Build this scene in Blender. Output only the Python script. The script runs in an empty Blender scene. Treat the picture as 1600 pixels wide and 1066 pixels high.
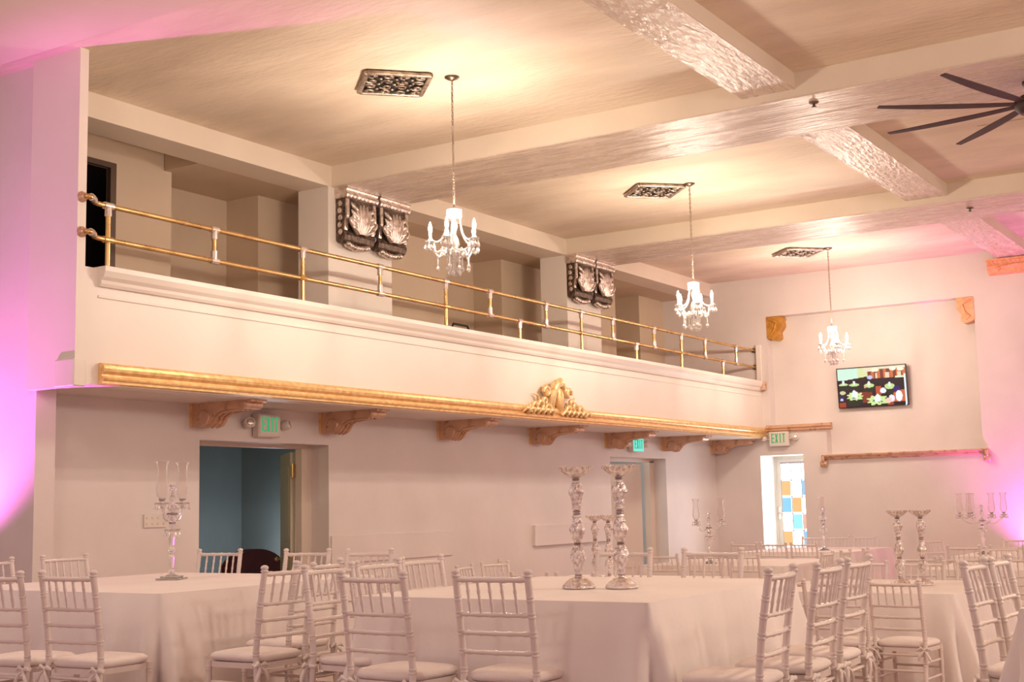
import bpy, math, random
from math import sin, cos, pi, radians, sqrt
from mathutils import Matrix, Vector

random.seed(7)
S = bpy.context.scene
COL = S.collection

# ------------------------------------------------------------------ camera, world, lights, exposure
FPX = 2065.32
CR, CU, CF = None, None, None
def cam_axes(yaw, pitch, roll):
    f = Vector((cos(pitch) * cos(yaw), cos(pitch) * sin(yaw), sin(pitch)))
    r = Vector((sin(yaw), -cos(yaw), 0)); u = r.cross(f)
    return r * cos(roll) + u * sin(roll), u * cos(roll) - r * sin(roll), f
cr, cu, cf = cam_axes(0.568507636, 0.124300089, -0.0218207125)
cam = bpy.data.objects.new('camera', bpy.data.cameras.new('camera'))
COL.objects.link(cam)
cam.data.sensor_width = 36.0
cam.data.lens = FPX / 1600 * 36
cam.data.clip_end = 200
cam.matrix_world = Matrix(((cr.x, cu.x, -cf.x, 0), (cr.y, cu.y, -cf.y, 0), (cr.z, cu.z, -cf.z, 1.22), (0, 0, 0, 1)))
S.camera = cam

S.view_settings.view_transform = 'Standard'
S.view_settings.look = 'None'
S.view_settings.gamma = 1.0
S.view_settings.exposure = 0.0
S.view_settings.use_curve_mapping = False

W = bpy.data.worlds.new('world'); S.world = W; W.use_nodes = True
W.node_tree.nodes['Background'].inputs[0].default_value = (1.0, 0.74, 0.80, 1)
W.node_tree.nodes['Background'].inputs[1].default_value = 0.57

def lamp(kind, name, loc, energy, color, **kw):
    d = bpy.data.lights.new(name, kind); d.energy = energy; d.color = color
    for k, v in kw.items(): setattr(d, k, v)
    o = bpy.data.objects.new(name, d); o.location = loc; COL.objects.link(o)
    return o
def aim(o, tgt):
    o.rotation_euler = (Vector(tgt) - o.location).to_track_quat('-Z', 'Y').to_euler()

WARM = (1.0, 0.85, 0.70)
CHAND = [(10.38, 7.27), (15.87, 7.27), (21.50, 7.34)]
BULB_W = 40.0
# unseen fill lamps added for the near bay's chandelier and the hall's other half
for x, y, e in ((4.4, 6.9, 105), (7.6, -0.8, 270), (-0.8, 3.5, 110), (10.4, -3.5, 260), (16.0, -3.5, 260), (21.0, -3.5, 220)):
    lamp('POINT', 'unseen_fill_lamp', (x, y, 3.9), e, WARM, shadow_soft_size=0.25)
# magenta uplights standing on the floor at the walls
u = lamp('SPOT', 'uplight', (6.95, 11.5, 0.25), 1050, (1.0, 0.17, 0.92), spot_size=radians(50), spot_blend=1.0, shadow_soft_size=0.06); aim(u, (8.2, 9.95, 3.5))
u = lamp('SPOT', 'uplight', (23.28, 4.45, -0.1), 620, (1.0, 0.14, 0.88), spot_size=radians(110), spot_blend=1.0, shadow_soft_size=0.06); aim(u, (23.35, 4.8, 5.0))
# unseen cool lamps in the two side rooms, plus one added warm fill
lamp('POINT', 'unseen_room_lamp', (14.0, 12.9, 0.7), 42, (0.70, 0.84, 1.0), shadow_soft_size=0.2)
lamp('POINT', 'unseen_room_lamp', (10.2, 12.2, 1.9), 14, (1.0, 0.86, 0.45), shadow_soft_size=0.15)  # warm fill added to light the open door leaf and wall
lamp('POINT', 'unseen_room_lamp', (19.6, 12.0, 1.9), 80, (0.70, 0.90, 1.0), shadow_soft_size=0.2)

# ------------------------------------------------------------------ materials
def mat(name, base=(0.8, 0.8, 0.8), rough=0.5, metal=0.0, **kw):
    m = bpy.data.materials.new(name); m.use_nodes = True
    b = m.node_tree.nodes['Principled BSDF']
    b.inputs['Base Color'].default_value = (*base, 1)
    b.inputs['Roughness'].default_value = rough
    b.inputs['Metallic'].default_value = metal
    for k, v in kw.items():
        b.inputs[k].default_value = v
    return m
def vary(m, a, b, scale=(1, 1, 1), nscale=4.0, detail=6, bump=0.0, bscale=None, bnoise=30.0, lo=0.35, hi=0.65, bdist=0.01, rough=None):
    """procedural colour variation and relief from object coordinates"""
    nt = m.node_tree; N = nt.nodes; L = nt.links; p = N['Principled BSDF']
    tc = N.new('ShaderNodeTexCoord'); mp = N.new('ShaderNodeMapping'); mp.inputs['Scale'].default_value = scale
    L.new(tc.outputs['Object'], mp.inputs[0])
    n = N.new('ShaderNodeTexNoise'); n.inputs['Scale'].default_value = nscale; n.inputs['Detail'].default_value = detail
    L.new(mp.outputs[0], n.inputs['Vector'])
    r = N.new('ShaderNodeValToRGB')
    r.color_ramp.elements[0].position = lo; r.color_ramp.elements[0].color = (*a, 1)
    r.color_ramp.elements[1].position = hi; r.color_ramp.elements[1].color = (*b, 1)
    L.new(n.outputs[0], r.inputs[0]); L.new(r.outputs[0], p.inputs['Base Color'])
    if rough:
        rr = N.new('ShaderNodeMapRange'); rr.inputs[3].default_value = rough[0]; rr.inputs[4].default_value = rough[1]
        rr.inputs[1].default_value = lo; rr.inputs[2].default_value = hi
        L.new(n.outputs[0], rr.inputs[0]); L.new(rr.outputs[0], p.inputs['Roughness'])
    if bump:
        m2 = N.new('ShaderNodeMapping'); m2.inputs['Scale'].default_value = bscale or scale
        L.new(tc.outputs['Object'], m2.inputs[0])
        n2 = N.new('ShaderNodeTexNoise'); n2.inputs['Scale'].default_value = bnoise; n2.inputs['Detail'].default_value = 5
        L.new(m2.outputs[0], n2.inputs['Vector'])
        bp = N.new('ShaderNodeBump'); bp.inputs['Strength'].default_value = bump; bp.inputs['Distance'].default_value = bdist
        L.new(n2.outputs[0], bp.inputs['Height']); L.new(bp.outputs[0], p.inputs['Normal'])
    return m
def emit(name, col, strength, base=(0.02, 0.02, 0.02)):
    m = mat(name, base, 0.4)
    p = m.node_tree.nodes['Principled BSDF']
    p.inputs['Emission Color'].default_value = (*col, 1); p.inputs['Emission Strength'].default_value = strength
    return m
M = {}
M['wall'] = vary(mat('wall_paint', rough=0.6), (0.71, 0.635, 0.585), (0.77, 0.69, 0.64), nscale=1.2, bump=0.15, bnoise=14)
M['front'] = vary(mat('parapet_paint', rough=0.45), (0.80, 0.72, 0.635), (0.84, 0.765, 0.68), nscale=1.0, bump=0.08, bnoise=12)
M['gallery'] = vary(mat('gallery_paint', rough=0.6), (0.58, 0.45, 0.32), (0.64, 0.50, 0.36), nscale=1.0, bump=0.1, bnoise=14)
M['ceiling'] = vary(mat('ceiling_plaster', rough=0.6), (0.62, 0.50, 0.37), (0.78, 0.65, 0.50), scale=(1, 0.35, 1), nscale=1.6, detail=9, bump=0.6, bscale=(1, 0.3, 1), bnoise=16, bdist=0.03, lo=0.3, hi=0.62)
M['beam_y'] = vary(mat('gloss_paint_cross_beam', rough=0.3), (0.68, 0.56, 0.45), (0.76, 0.64, 0.52), scale=(5, 0.6, 1), nscale=2, bump=1.0, bscale=(4, 0.7, 3), bnoise=6, bdist=0.03, rough=(0.13, 0.36))
M['beam_x'] = vary(mat('gloss_paint_long_beam', rough=0.3), (0.68, 0.56, 0.45), (0.76, 0.64, 0.52), scale=(0.8, 4, 1), nscale=2, bump=1.0, bscale=(0.9, 3, 3), bnoise=7, bdist=0.03, rough=(0.13, 0.36))
M['beam_m'] = vary(mat('matte_beam_paint', rough=0.5), (0.74, 0.63, 0.50), (0.78, 0.67, 0.54), nscale=1.5, bump=0.15, bnoise=14)
M['floor'] = vary(mat('floor_carpet', rough=0.8), (0.40, 0.24, 0.20), (0.46, 0.29, 0.24), nscale=3, bump=0.2, bnoise=200)
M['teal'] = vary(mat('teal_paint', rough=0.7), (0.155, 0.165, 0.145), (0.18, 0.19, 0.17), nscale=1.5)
M['cream'] = mat('cream_door_paint', (0.66, 0.58, 0.40), 0.4)
M['frame'] = mat('frame_paint', (0.72, 0.60, 0.50), 0.45)
M['gold'] = vary(mat('gilded_plaster', rough=0.35, metal=0.55), (0.78, 0.48, 0.19), (0.95, 0.68, 0.34), nscale=14, bump=0.4, bnoise=60, bdist=0.006, rough=(0.28, 0.5))
M['gilt'] = vary(mat('pale_gilt', rough=0.3, metal=0.5), (0.80, 0.52, 0.22), (0.95, 0.74, 0.42), nscale=20, rough=(0.25, 0.45))
M['rose_gold'] = vary(mat('rose_gold_paint', rough=0.35, metal=0.3), (0.58, 0.35, 0.22), (0.70, 0.45, 0.30), nscale=8, bump=0.3, bnoise=30, bdist=0.006, rough=(0.22, 0.42))
M['ochre'] = vary(mat('ochre_gold_paint', rough=0.45, metal=0.3), (0.50, 0.22, 0.03), (0.66, 0.33, 0.06), nscale=12, bump=0.4, bnoise=40)
M['orange'] = vary(mat('orange_gold_paint', rough=0.45, metal=0.2), (0.75, 0.33, 0.15), (0.88, 0.46, 0.25), nscale=12, bump=0.4, bnoise=40)
M['silver'] = vary(mat('antique_silver', rough=0.4, metal=0.8), (0.55, 0.44, 0.38), (0.86, 0.76, 0.68), nscale=16, rough=(0.25, 0.45))
M['shade_patina'] = vary(mat('dark_shade_patina', rough=0.5, metal=0.6), (0.05, 0.03, 0.022), (0.22, 0.15, 0.11), nscale=22, bump=0.6, bnoise=40)  # dark patina that also paints in the shade of the carved recesses
M['vent'] = vary(mat('vent_metal', rough=0.4, metal=0.7), (0.20, 0.14, 0.10), (0.55, 0.45, 0.36), nscale=14)
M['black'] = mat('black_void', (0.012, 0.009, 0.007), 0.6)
M['dark_frame'] = mat('dark_wood_frame', (0.10, 0.06, 0.04), 0.4)
M['brass'] = vary(mat('brass_pipe', rough=0.25, metal=0.9), (0.62, 0.40, 0.16), (0.74, 0.50, 0.22), nscale=3, rough=(0.22, 0.36))
M['tee'] = mat('silver_fitting', (0.75, 0.66, 0.60), 0.25, 0.8)
M['chair'] = vary(mat('white_chair_lacquer', rough=0.28), (0.76, 0.66, 0.61), (0.82, 0.72, 0.67), nscale=4, bump=0.05, bnoise=40)
M['cushion'] = vary(mat('cushion_fabric', rough=0.85), (0.80, 0.71, 0.67), (0.86, 0.77, 0.73), nscale=5, bump=0.5, bnoise=26, bdist=0.01)
M['cloth'] = vary(mat('white_tablecloth', rough=0.8), (0.83, 0.75, 0.71), (0.87, 0.79, 0.75), nscale=2, bump=0.25, bnoise=5, bdist=0.03)
M['mercury'] = vary(mat('mercury_glass', rough=0.12, metal=0.92), (0.55, 0.45, 0.42), (0.97, 0.92, 0.90), nscale=40, bump=0.9, bnoise=90, bdist=0.008, rough=(0.08, 0.25))
M['chrome'] = mat('dark_chrome_ring', (0.35, 0.27, 0.26), 0.2, 1.0)
M['crystal'] = mat('crystal', (0.98, 0.95, 0.93), 0.04, 0.0, **{'Transmission Weight': 0.8, 'IOR': 1.5})
M['lit_crystal'] = mat('chandelier_crystal', (0.98, 0.95, 0.90), 0.08, 0.0, **{'Transmission Weight': 0.35, 'IOR': 1.5})
M['candle'] = mat('candle_tube', (0.92, 0.90, 0.85), 0.4)
M['bulb'] = emit('bulb', (1.0, 0.90, 0.72), 14.0, (0.9, 0.9, 0.9))
M['chain'] = mat('nickel_chain', (0.55, 0.45, 0.36), 0.3, 0.9)
M['canopy'] = mat('dark_nickel', (0.20, 0.15, 0.11), 0.3, 0.9)
M['fan'] = mat('fan_bronze', (0.06, 0.033, 0.028), 0.55, 0.2)
M['plastic'] = mat('white_plastic', (0.74, 0.66, 0.58), 0.4)
M['exit_green'] = emit('exit_green', (0.008, 0.42, 0.15), 0.9)
M['exit_cyan'] = emit('exit_cyan', (0.16, 0.78, 0.66), 1.0)
M['tv'] = mat('tv_black', (0.012, 0.010, 0.012), 0.25)
M['maroon'] = vary(mat('maroon_leather', rough=0.5), (0.13, 0.02, 0.016), (0.17, 0.03, 0.024), nscale=5)
M['lead'] = mat('lead_came', (0.35, 0.36, 0.38), 0.5, 0.3)
M['doorgreen'] = mat('pale_door_paint', (0.62, 0.60, 0.52), 0.5)
for k, c in (('pane_white', (1.0, 1.0, 1.0)), ('pane_orange', (1.0, 0.50, 0.17)), ('pane_blue', (0.22, 0.62, 1.0)), ('pane_cyan', (0.33, 0.88, 0.95)), ('pane_pink', (1.0, 0.45, 0.35))):
    M[k] = emit(k, c, 4.0 if k == 'pane_white' else 1.0, (0.05, 0.05, 0.05))
def thin_glass():
    m = bpy.data.materials.new('thin_glass'); m.use_nodes = True; nt = m.node_tree; N = nt.nodes
    N.remove(N['Principled BSDF'])
    t = N.new('ShaderNodeBsdfTransparent'); t.inputs[0].default_value = (0.97, 0.95, 0.94, 1)
    g = N.new('ShaderNodeBsdfGlossy'); g.inputs['Roughness'].default_value = 0.05
    df = N.new('ShaderNodeBsdfTranslucent'); df.inputs[0].default_value = (0.95, 0.90, 0.88, 1)  # white mixed in at grazing edges, painting in bright rim highlights
    d2_ = N.new('ShaderNodeBsdfDiffuse'); d2_.inputs[0].default_value = (0.95, 0.90, 0.88, 1)
    m1 = N.new('ShaderNodeMixShader'); m2 = N.new('ShaderNodeMixShader'); m1.inputs[0].default_value = 0.5; m2.inputs[0].default_value = 0.6
    nt.links.new(df.outputs[0], m1.inputs[1]); nt.links.new(d2_.outputs[0], m1.inputs[2]); nt.links.new(g.outputs[0], m2.inputs[1]); nt.links.new(m1.outputs[0], m2.inputs[2])
    lw = N.new('ShaderNodeLayerWeight'); lw.inputs[0].default_value = 0.22
    mx = N.new('ShaderNodeMixShader')
    nt.links.new(lw.outputs['Fresnel'], mx.inputs[0]); nt.links.new(t.outputs[0], mx.inputs[1]); nt.links.new(m2.outputs[0], mx.inputs[2])
    nt.links.new(mx.outputs[0], N['Material Output'].inputs[0])
    return m
M['glass'] = thin_glass()

# ------------------------------------------------------------------ mesh helpers
class MB:
    def __init__(s): s.v = []; s.f = []; s.sm = []
    def add(s, vs, fs, smooth=False):
        o = len(s.v); s.v += [tuple(v) for v in vs]; s.f += [tuple(i + o for i in f) for f in fs]; s.sm += [smooth] * len(fs); return s
    def box(s, x0, x1, y0, y1, z0, z1):
        return s.add([(x0, y0, z0), (x1, y0, z0), (x1, y1, z0), (x0, y1, z0), (x0, y0, z1), (x1, y0, z1), (x1, y1, z1), (x0, y1, z1)],
                     [(0, 3, 2, 1), (4, 5, 6, 7), (0, 1, 5, 4), (1, 2, 6, 5), (2, 3, 7, 6), (3, 0, 4, 7)])
    def bbox(s, x0, x1, y0, y1, z0, z1, b):
        """box with its edges bevelled by b"""
        P = []
        for (sx, sy, sz) in [(i, j, k) for i in (0, 1) for j in (0, 1) for k in (0, 1)]:
            X = (x0, x1)[sx]; Y = (y0, y1)[sy]; Z = (z0, z1)[sz]; dx = b if sx == 0 else -b; dy = b if sy == 0 else -b; dz = b if sz == 0 else -b
            P += [(X, Y + dy, Z + dz), (X + dx, Y, Z + dz), (X + dx, Y + dy, Z)]
        import bmesh
        bm = bmesh.new()
        for p in P: bm.verts.new(p)
        r = bmesh.ops.convex_hull(bm, input=bm.verts)
        bm.verts.index_update()
        vs = [v.co.copy() for v in bm.verts]; fs = [[v.index for v in f.verts] for f in bm.faces]; bm.free()
        return s.add(vs, fs)
    def prism(s, prof, axis, a0, a1, smooth=False):
        """closed 2-D profile extruded along an axis: axis 'x' -> profile (y,z), 'y' -> (x,z), 'z' -> (x,y)"""
        def P(p, a): return {'x': (a, p[0], p[1]), 'y': (p[0], a, p[1]), 'z': (p[0], p[1], a)}[axis]
        n = len(prof)
        s.add([P(p, a0) for p in prof] + [P(p, a1) for p in prof], [(i, (i + 1) % n, n + (i + 1) % n, n + i) for i in range(n)], smooth)
        s.add([P(p, a0) for p in prof], [tuple(range(n - 1, -1, -1))])
        return s.add([P(p, a1) for p in prof], [tuple(range(n))])
    def tube(s, path, rad, n=10, cap=True, smooth=True, flat=None):
        path = [Vector(p) for p in path]; k = len(path)
        rad = rad if isinstance(rad, (list, tuple)) else [rad] * k
        vs = []; t0 = (path[1] - path[0]).normalized()
        a = t0.orthogonal().normalized()
        for i in range(k):
            t = (path[min(i + 1, k - 1)] - path[max(i - 1, 0)])
            t = t.normalized() if t.length > 1e-9 else t0
            a = (a - t * a.dot(t)); a = a.normalized() if a.length > 1e-6 else t.orthogonal().normalized()
            b = t.cross(a)
            for j in range(n):
                w = 2 * pi * j / n
                vs.append(path[i] + (a * cos(w) + b * sin(w)) * rad[i])
        fs = [(i * n + j, i * n + (j + 1) % n, (i + 1) * n + (j + 1) % n, (i + 1) * n + j) for i in range(k - 1) for j in range(n)]
        s.add(vs, fs, smooth)
        if cap:
            s.add(vs[:n], [tuple(range(n - 1, -1, -1))]); s.add(vs[-n:], [tuple(range(n))])
        return s
    def lathe(s, prof, n=20, c=(0, 0, 0), mod=None, smooth=True, axis='z'):
        vs = []; k = len(prof)
        for (r, z) in prof:
            for j in range(n):
                w = 2 * pi * j / n
                rr = r * (mod(w, z) if mod else 1)
                p = (rr * cos(w), rr * sin(w), z)
                if axis == 'x': p = (p[2], p[0], p[1])
                if axis == 'y': p = (p[0], p[2], p[1])
                vs.append((p[0] + c[0], p[1] + c[1], p[2] + c[2]))
        fs = [(i * n + j, i * n + (j + 1) % n, (i + 1) * n + (j + 1) % n, (i + 1) * n + j) for i in range(k - 1) for j in range(n)]
        s.add(vs, fs, smooth)
        if prof[0][0] > 1e-5: s.add(vs[:n], [tuple(range(n - 1, -1, -1))])
        if prof[-1][0] > 1e-5: s.add(vs[-n:], [tuple(range(n))])
        return s
    def ball(s, c, r, sc=(1, 1, 1), n=10, m=6):
        vs = []
        for i in range(m + 1):
            t = pi * i / m
            for j in range(n):
                w = 2 * pi * j / n
                vs.append((c[0] + r * sc[0] * sin(t) * cos(w), c[1] + r * sc[1] * sin(t) * sin(w), c[2] - r * sc[2] * cos(t)))
        return s.add(vs, [(i * n + j, i * n + (j + 1) % n, (i + 1) * n + (j + 1) % n, (i + 1) * n + j) for i in range(m) for j in range(n)], True)
    def torus(s, c, R, r, n=10, m=5, mat3=None, sc=(1, 1, 1)):
        vs = []
        for i in range(n):
            a = 2 * pi * i / n
            for j in range(m):
                b = 2 * pi * j / m
                p = Vector(((R + r * cos(b)) * cos(a) * sc[0], (R + r * cos(b)) * sin(a) * sc[1], r * sin(b) * sc[2]))
                if mat3 is not None: p = mat3 @ p
                vs.append(p + Vector(c))
        return s.add(vs, [(i * m + j, ((i + 1) % n) * m + j, ((i + 1) % n) * m + (j + 1) % m, i * m + (j + 1) % m) for i in range(n) for j in range(m)], True)
    def mesh(s, name, m):
        me = bpy.data.meshes.new(name); me.from_pydata([tuple(v) for v in s.v], [], s.f); me.update()
        me.polygons.foreach_set('use_smooth', s.sm)
        if m is not None: me.materials.append(M[m] if isinstance(m, str) else m)
        return me
    def build(s, name, m, parent=None):
        o = bpy.data.objects.new(name, s.mesh(name, m)); COL.objects.link(o)
        if parent is not None: o.parent = parent
        return o
def put(name, me, parent=None, loc=(0, 0, 0), rz=0.0):
    o = bpy.data.objects.new(name, me); COL.objects.link(o); o.parent = parent; o.location = loc; o.rotation_euler = (0, 0, rz); return o
def tag(o, label, cat, group=None):
    o['label'] = label; o['category'] = cat
    if group: o['group'] = group
    return o
def thing(name, label, cat, loc=(0, 0, 0), rz=0.0, group=None):
    o = bpy.data.objects.new(name, None); COL.objects.link(o); o.location = loc; o.rotation_euler = (0, 0, rz); o.empty_display_size = 0.1
    return tag(o, label, cat, group)
def struct(o): o['kind'] = 'structure'; return o
KIDS = {}
def copy_thing(root, loc, rz, label, group=None):
    """a copy of a thing with copies of its parts and their sub-parts (shared meshes)"""
    r = root.copy(); COL.objects.link(r); r.location = loc; r.rotation_euler = (0, 0, rz); r['label'] = label
    if group: r['group'] = group
    def rec(src, dst):
        for ch in list(src.children):
            c = ch.copy(); COL.objects.link(c); c.parent = dst; rec(ch, c)
    rec(root, r)
    return r
def pane_cells(rng0, rng1, holes):
    """rectangle minus rectangular holes, as a list of rectangles"""
    A = sorted({rng0[0], rng0[1], *[h[0] for h in holes], *[h[1] for h in holes]})
    B = sorted({rng1[0], rng1[1], *[h[2] for h in holes], *[h[3] for h in holes]})
    out = []
    for a0, a1 in zip(A, A[1:]):
        for b0, b1 in zip(B, B[1:]):
            ca, cb = (a0 + a1) / 2, (b0 + b1) / 2
            if not any(h[0] < ca < h[1] and h[2] < cb < h[3] for h in holes): out.append((a0, a1, b0, b1))
    return out

# ------------------------------------------------------------------ the setting
FL = -0.33            # hall floor; the camera, and the first tables, stand on a platform at z = 0
ZC = 5.45             # ceiling
XF = 23.62            # far wall
YB = 10.5             # wall under the balcony
struct(MB().box(7.0, 30, -8, 16, FL - 0.2, FL).build('floor', 'floor'))
pf = struct(MB().box(-3, 8.3, -8, 14, FL, 0.0).build('floor_raised', 'floor'))
MB().box(8.3, 8.33, -8, 14, FL, -0.02).build('riser', 'floor', pf)

# ceiling slab with its beams
ce = struct(MB().box(-3, 24.6, -8, 10.47, ZC, ZC + 0.2).build('ceiling', 'ceiling'))
MB().box(-3, 7.78, 10.47, 14, ZC, ZC + 0.2).build('ceiling_panel', 'ceiling', ce)
MB().box(-3, 7.48, -8, 14, 5.40, ZC + 0.01).build('near_beam', 'beam_m', ce)
for x0, x1 in ((12.30, 13.63), (18.04, 19.36)):
    xm = (x0 + x1) / 2
    bm_ = MB().box(x0, x1, -8, 10.46, 5.205, ZC + 0.01).build('cross_beam', 'beam_m', ce)
    for a, b in ((x0, xm - 0.008), (xm + 0.008, x1)): MB().box(a, b, -8, 10.455, 5.19, 5.206).build('beam_soffit', 'beam_y', bm_)
for x0, x1 in ((7.48, 12.30), (13.63, 18.04), (19.36, XF)):
    bm_ = MB().box(x0, x1, 4.45, 5.02, 5.29, ZC + 0.01).build('long_beam', 'beam_m', ce)
    MB().box(x0, x1, 4.452, 5.018, 5.282, 5.291).build('beam_soffit', 'beam_x', bm_)
MB().box(7.79, XF, 10.46, 10.92, 5.19, ZC + 0.01).build('wing_beam', 'beam_m', ce)
for x, y in ((15.75, 3.12),):
    MB().bbox(x - 0.35, x + 0.45, y - 0.25, y + 0.3, ZC - 0.012, ZC, 0.004).build('access_panel', 'ceiling', ce)

# wall under the balcony with its two door openings
D1 = (10.16, 12.27, FL, 2.0); D2 = (19.37, 21.45, FL, 2.0)
mb = MB()
for a0, a1, b0, b1 in pane_cells((7.98, XF + 0.3), (FL, 2.42), [D1, D2]): mb.box(a0, a1, YB, YB + 0.34, b0, b1)
wl = struct(mb.build('wall_left', 'wall'))
MB().bbox(12.30, 14.8, YB - 0.02, YB + 0.01, 0.58, 0.91, 0.004).build('cover_panel', 'wall', wl)
MB().bbox(16.89, 19.30, YB - 0.05, YB + 0.01, 0.62, 0.93, 0.006).build('cover_panel', 'wall', wl)
MB().bbox(8.0, 8.87, YB - 0.008, YB + 0.01, FL, 1.69, 0.003).build('flush_panel', 'wall', wl)

# pink pier wall at the near end of the balcony
struct(MB().box(7.78, 8.0, 10.13, 14, FL, ZC).build('wall_near_end', 'wall'))

# balcony: parapet, soffit, floor, end wall, coping
bal = struct(MB().box(7.785, XF, 9.5, 9.72, 2.38, 3.44).build('wall_balcony', 'front'))
MB().box(7.79, XF, 9.72, YB + 0.34, 2.38, 2.46).build('soffit', 'wall', bal)
MB().box(8.0, XF, 9.72, 12.2, 2.9, 3.0).build('balcony_floor', 'floor', bal)
MB().box(7.69, 7.785, 9.5, 10.16, 2.36, ZC).build('end_wall', 'front', bal)
MB().bbox(7.665, 7.80, 9.48, 9.75, 2.355, 2.60, 0.01).build('end_block', 'front', bal)
cop = [(9.52, 3.27), (9.47, 3.275), (9.455, 3.30), (9.45, 3.33), (9.435, 3.345), (9.42, 3.36), (9.41, 3.385), (9.40, 3.41), (9.40, 3.455), (9.74, 3.455), (9.74, 3.42), (9.52, 3.42)]
MB().prism(cop, 'x', 7.93, XF - 0.17).build('coping', 'front', bal)
MB().bbox(7.93, XF - 0.02, 9.488, 9.51, 3.17, 3.195, 0.005).build('fillet', 'front', bal)
MB().bbox(XF - 0.16, XF - 0.02, 9.38, 9.72, 3.29, 3.45, 0.008).build('coping_end_block', 'rose_gold', bal)
MB().bbox(XF - 0.06, XF - 0.005, 9.46, 9.56, 3.45, 4.16, 0.006).build('end_strip', 'front', bal)

# gallery behind the railing: rear wall with recesses, low ceiling, pillars
mb = MB()
GD = (8.3, 9.78, 3.0, 5.08)
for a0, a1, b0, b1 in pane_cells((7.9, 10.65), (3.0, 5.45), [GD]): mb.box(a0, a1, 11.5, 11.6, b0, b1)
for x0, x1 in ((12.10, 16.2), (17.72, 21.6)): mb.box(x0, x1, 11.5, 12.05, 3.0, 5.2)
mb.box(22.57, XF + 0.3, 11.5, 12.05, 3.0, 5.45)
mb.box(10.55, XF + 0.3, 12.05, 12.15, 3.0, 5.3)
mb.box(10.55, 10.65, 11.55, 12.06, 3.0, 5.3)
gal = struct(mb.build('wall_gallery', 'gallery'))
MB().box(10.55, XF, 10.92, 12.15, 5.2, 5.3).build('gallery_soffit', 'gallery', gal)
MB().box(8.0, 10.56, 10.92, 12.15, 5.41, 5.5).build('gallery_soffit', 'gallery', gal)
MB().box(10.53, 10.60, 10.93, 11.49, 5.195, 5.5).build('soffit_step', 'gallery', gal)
for x0, x1 in ((12.24, 13.50), (18.04, 19.14)):
    MB().box(x0, x1, 10.465, 10.95, 3.0, 5.19).build('pillar', 'front', gal)
# gallery doorway: black panels put in for the darkness beyond the opening
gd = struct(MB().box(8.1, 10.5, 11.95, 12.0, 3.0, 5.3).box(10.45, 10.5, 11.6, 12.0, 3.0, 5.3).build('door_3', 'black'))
MB().box(8.22, 9.72, 11.46, 11.52, 5.06, 5.12).box(9.72, 9.80, 11.46, 11.52, 3.0, 5.12).box(8.22, 8.30, 11.46, 11.52, 3.0, 5.12).build('door_frame', 'dark_frame', gd)
MB().box(9.34, 9.40, 11.6, 11.64, 3.0, 5.06).build('door_edge', 'dark_frame', gd)

# far wall: niche, stained-glass doorway
DS = (8.74, 9.58, FL, 2.06)
NI = [(5.5, 9.34, 2.60, 4.69), (5.5, 8.27, 2.03, 2.601)]
mb = MB()
for a0, a1, b0, b1 in pane_cells((-8, 12.2), (FL, ZC + 0.2), [DS] + NI): mb.box(XF, XF + 0.25, a0, a1, b0, b1)
for a0, a1, b0, b1 in pane_cells((-8, 12.2), (FL, ZC + 0.2), [DS]): mb.box(XF + 0.25, XF + 0.72, a0, a1, b0, b1)
wf = struct(mb.build('wall_far', 'wall'))

# side rooms seen through the doorways
def side_room(x0, x1, y1, m, zc):
    mb = MB(); y0 = YB + 0.34
    mb.box(x0 - 0.1, x0, y0, y1, FL, zc).box(x1, x1 + 0.1, y0, y1, FL, zc).box(x0, x1, y1, y1 + 0.1, FL, zc).box(x0, x1, y0, y1, zc, zc + 0.1)
    return struct(mb.build('wall_side_room', m))
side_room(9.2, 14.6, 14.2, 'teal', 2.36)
side_room(18.6, 24.0, 13.2, 'wall', 2.36)
# door 1: frame and open leaf with hinges
d1 = struct(MB().box(12.10, 12.27, 10.78, 10.88, FL, 1.96).box(10.16, 10.26, 10.78, 10.88, FL, 1.96).box(10.16, 12.27, 10.78, 10.88, 1.96, 2.0).build('door_1', 'frame'))
leaf = MB().box(-0.03, 0.03, 0, 0.92, FL + 0.01, 1.93).build('door_leaf', 'cream', d1)
leaf.location = (12.13, 10.95, 0); leaf.rotation_euler = (0, 0, radians(-40))
mb = MB()
for z in (0.16, 0.85): mb.bbox(-0.04, -0.028, 0.10, 0.82, z, z + 0.5 if z < 0.5 else 1.75, 0.004)
p = mb.build('raised_panel', 'cream', leaf)
MB().tube([(-0.04, 0.84, 0.62), (-0.075, 0.84, 0.62)], 0.012).ball((-0.09, 0.84, 0.62), 0.03).build('door_knob', 'brass', leaf)
for z in (1.62, 0.52):
    MB().bbox(12.06, 12.16, 10.885, 10.90, z, z + 0.16, 0.003).tube([(12.08, 10.905, z), (12.08, 10.905, z + 0.17)], 0.012).build('hinge', 'brass', d1)
# door 2: frame, leaf ajar
d2 = struct(MB().box(21.28, 21.45, 10.74, 10.86, FL, 1.96).box(19.37, 19.45, 10.74, 10.86, FL, 1.96).box(19.37, 21.45, 10.74, 10.86, 1.94, 2.0).build('door_2', 'frame'))
leaf = MB().box(-0.03, 0.03, 0, 1.45, FL + 0.01, 1.92).build('door_leaf', 'frame', d2)
leaf.location = (21.25, 10.92, 0); leaf.rotation_euler = (0, 0, radians(62))
MB().bbox(-0.042, -0.028, 0.15, 1.3, 0.1, 1.75, 0.004).build('raised_panel', 'frame', leaf)

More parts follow.
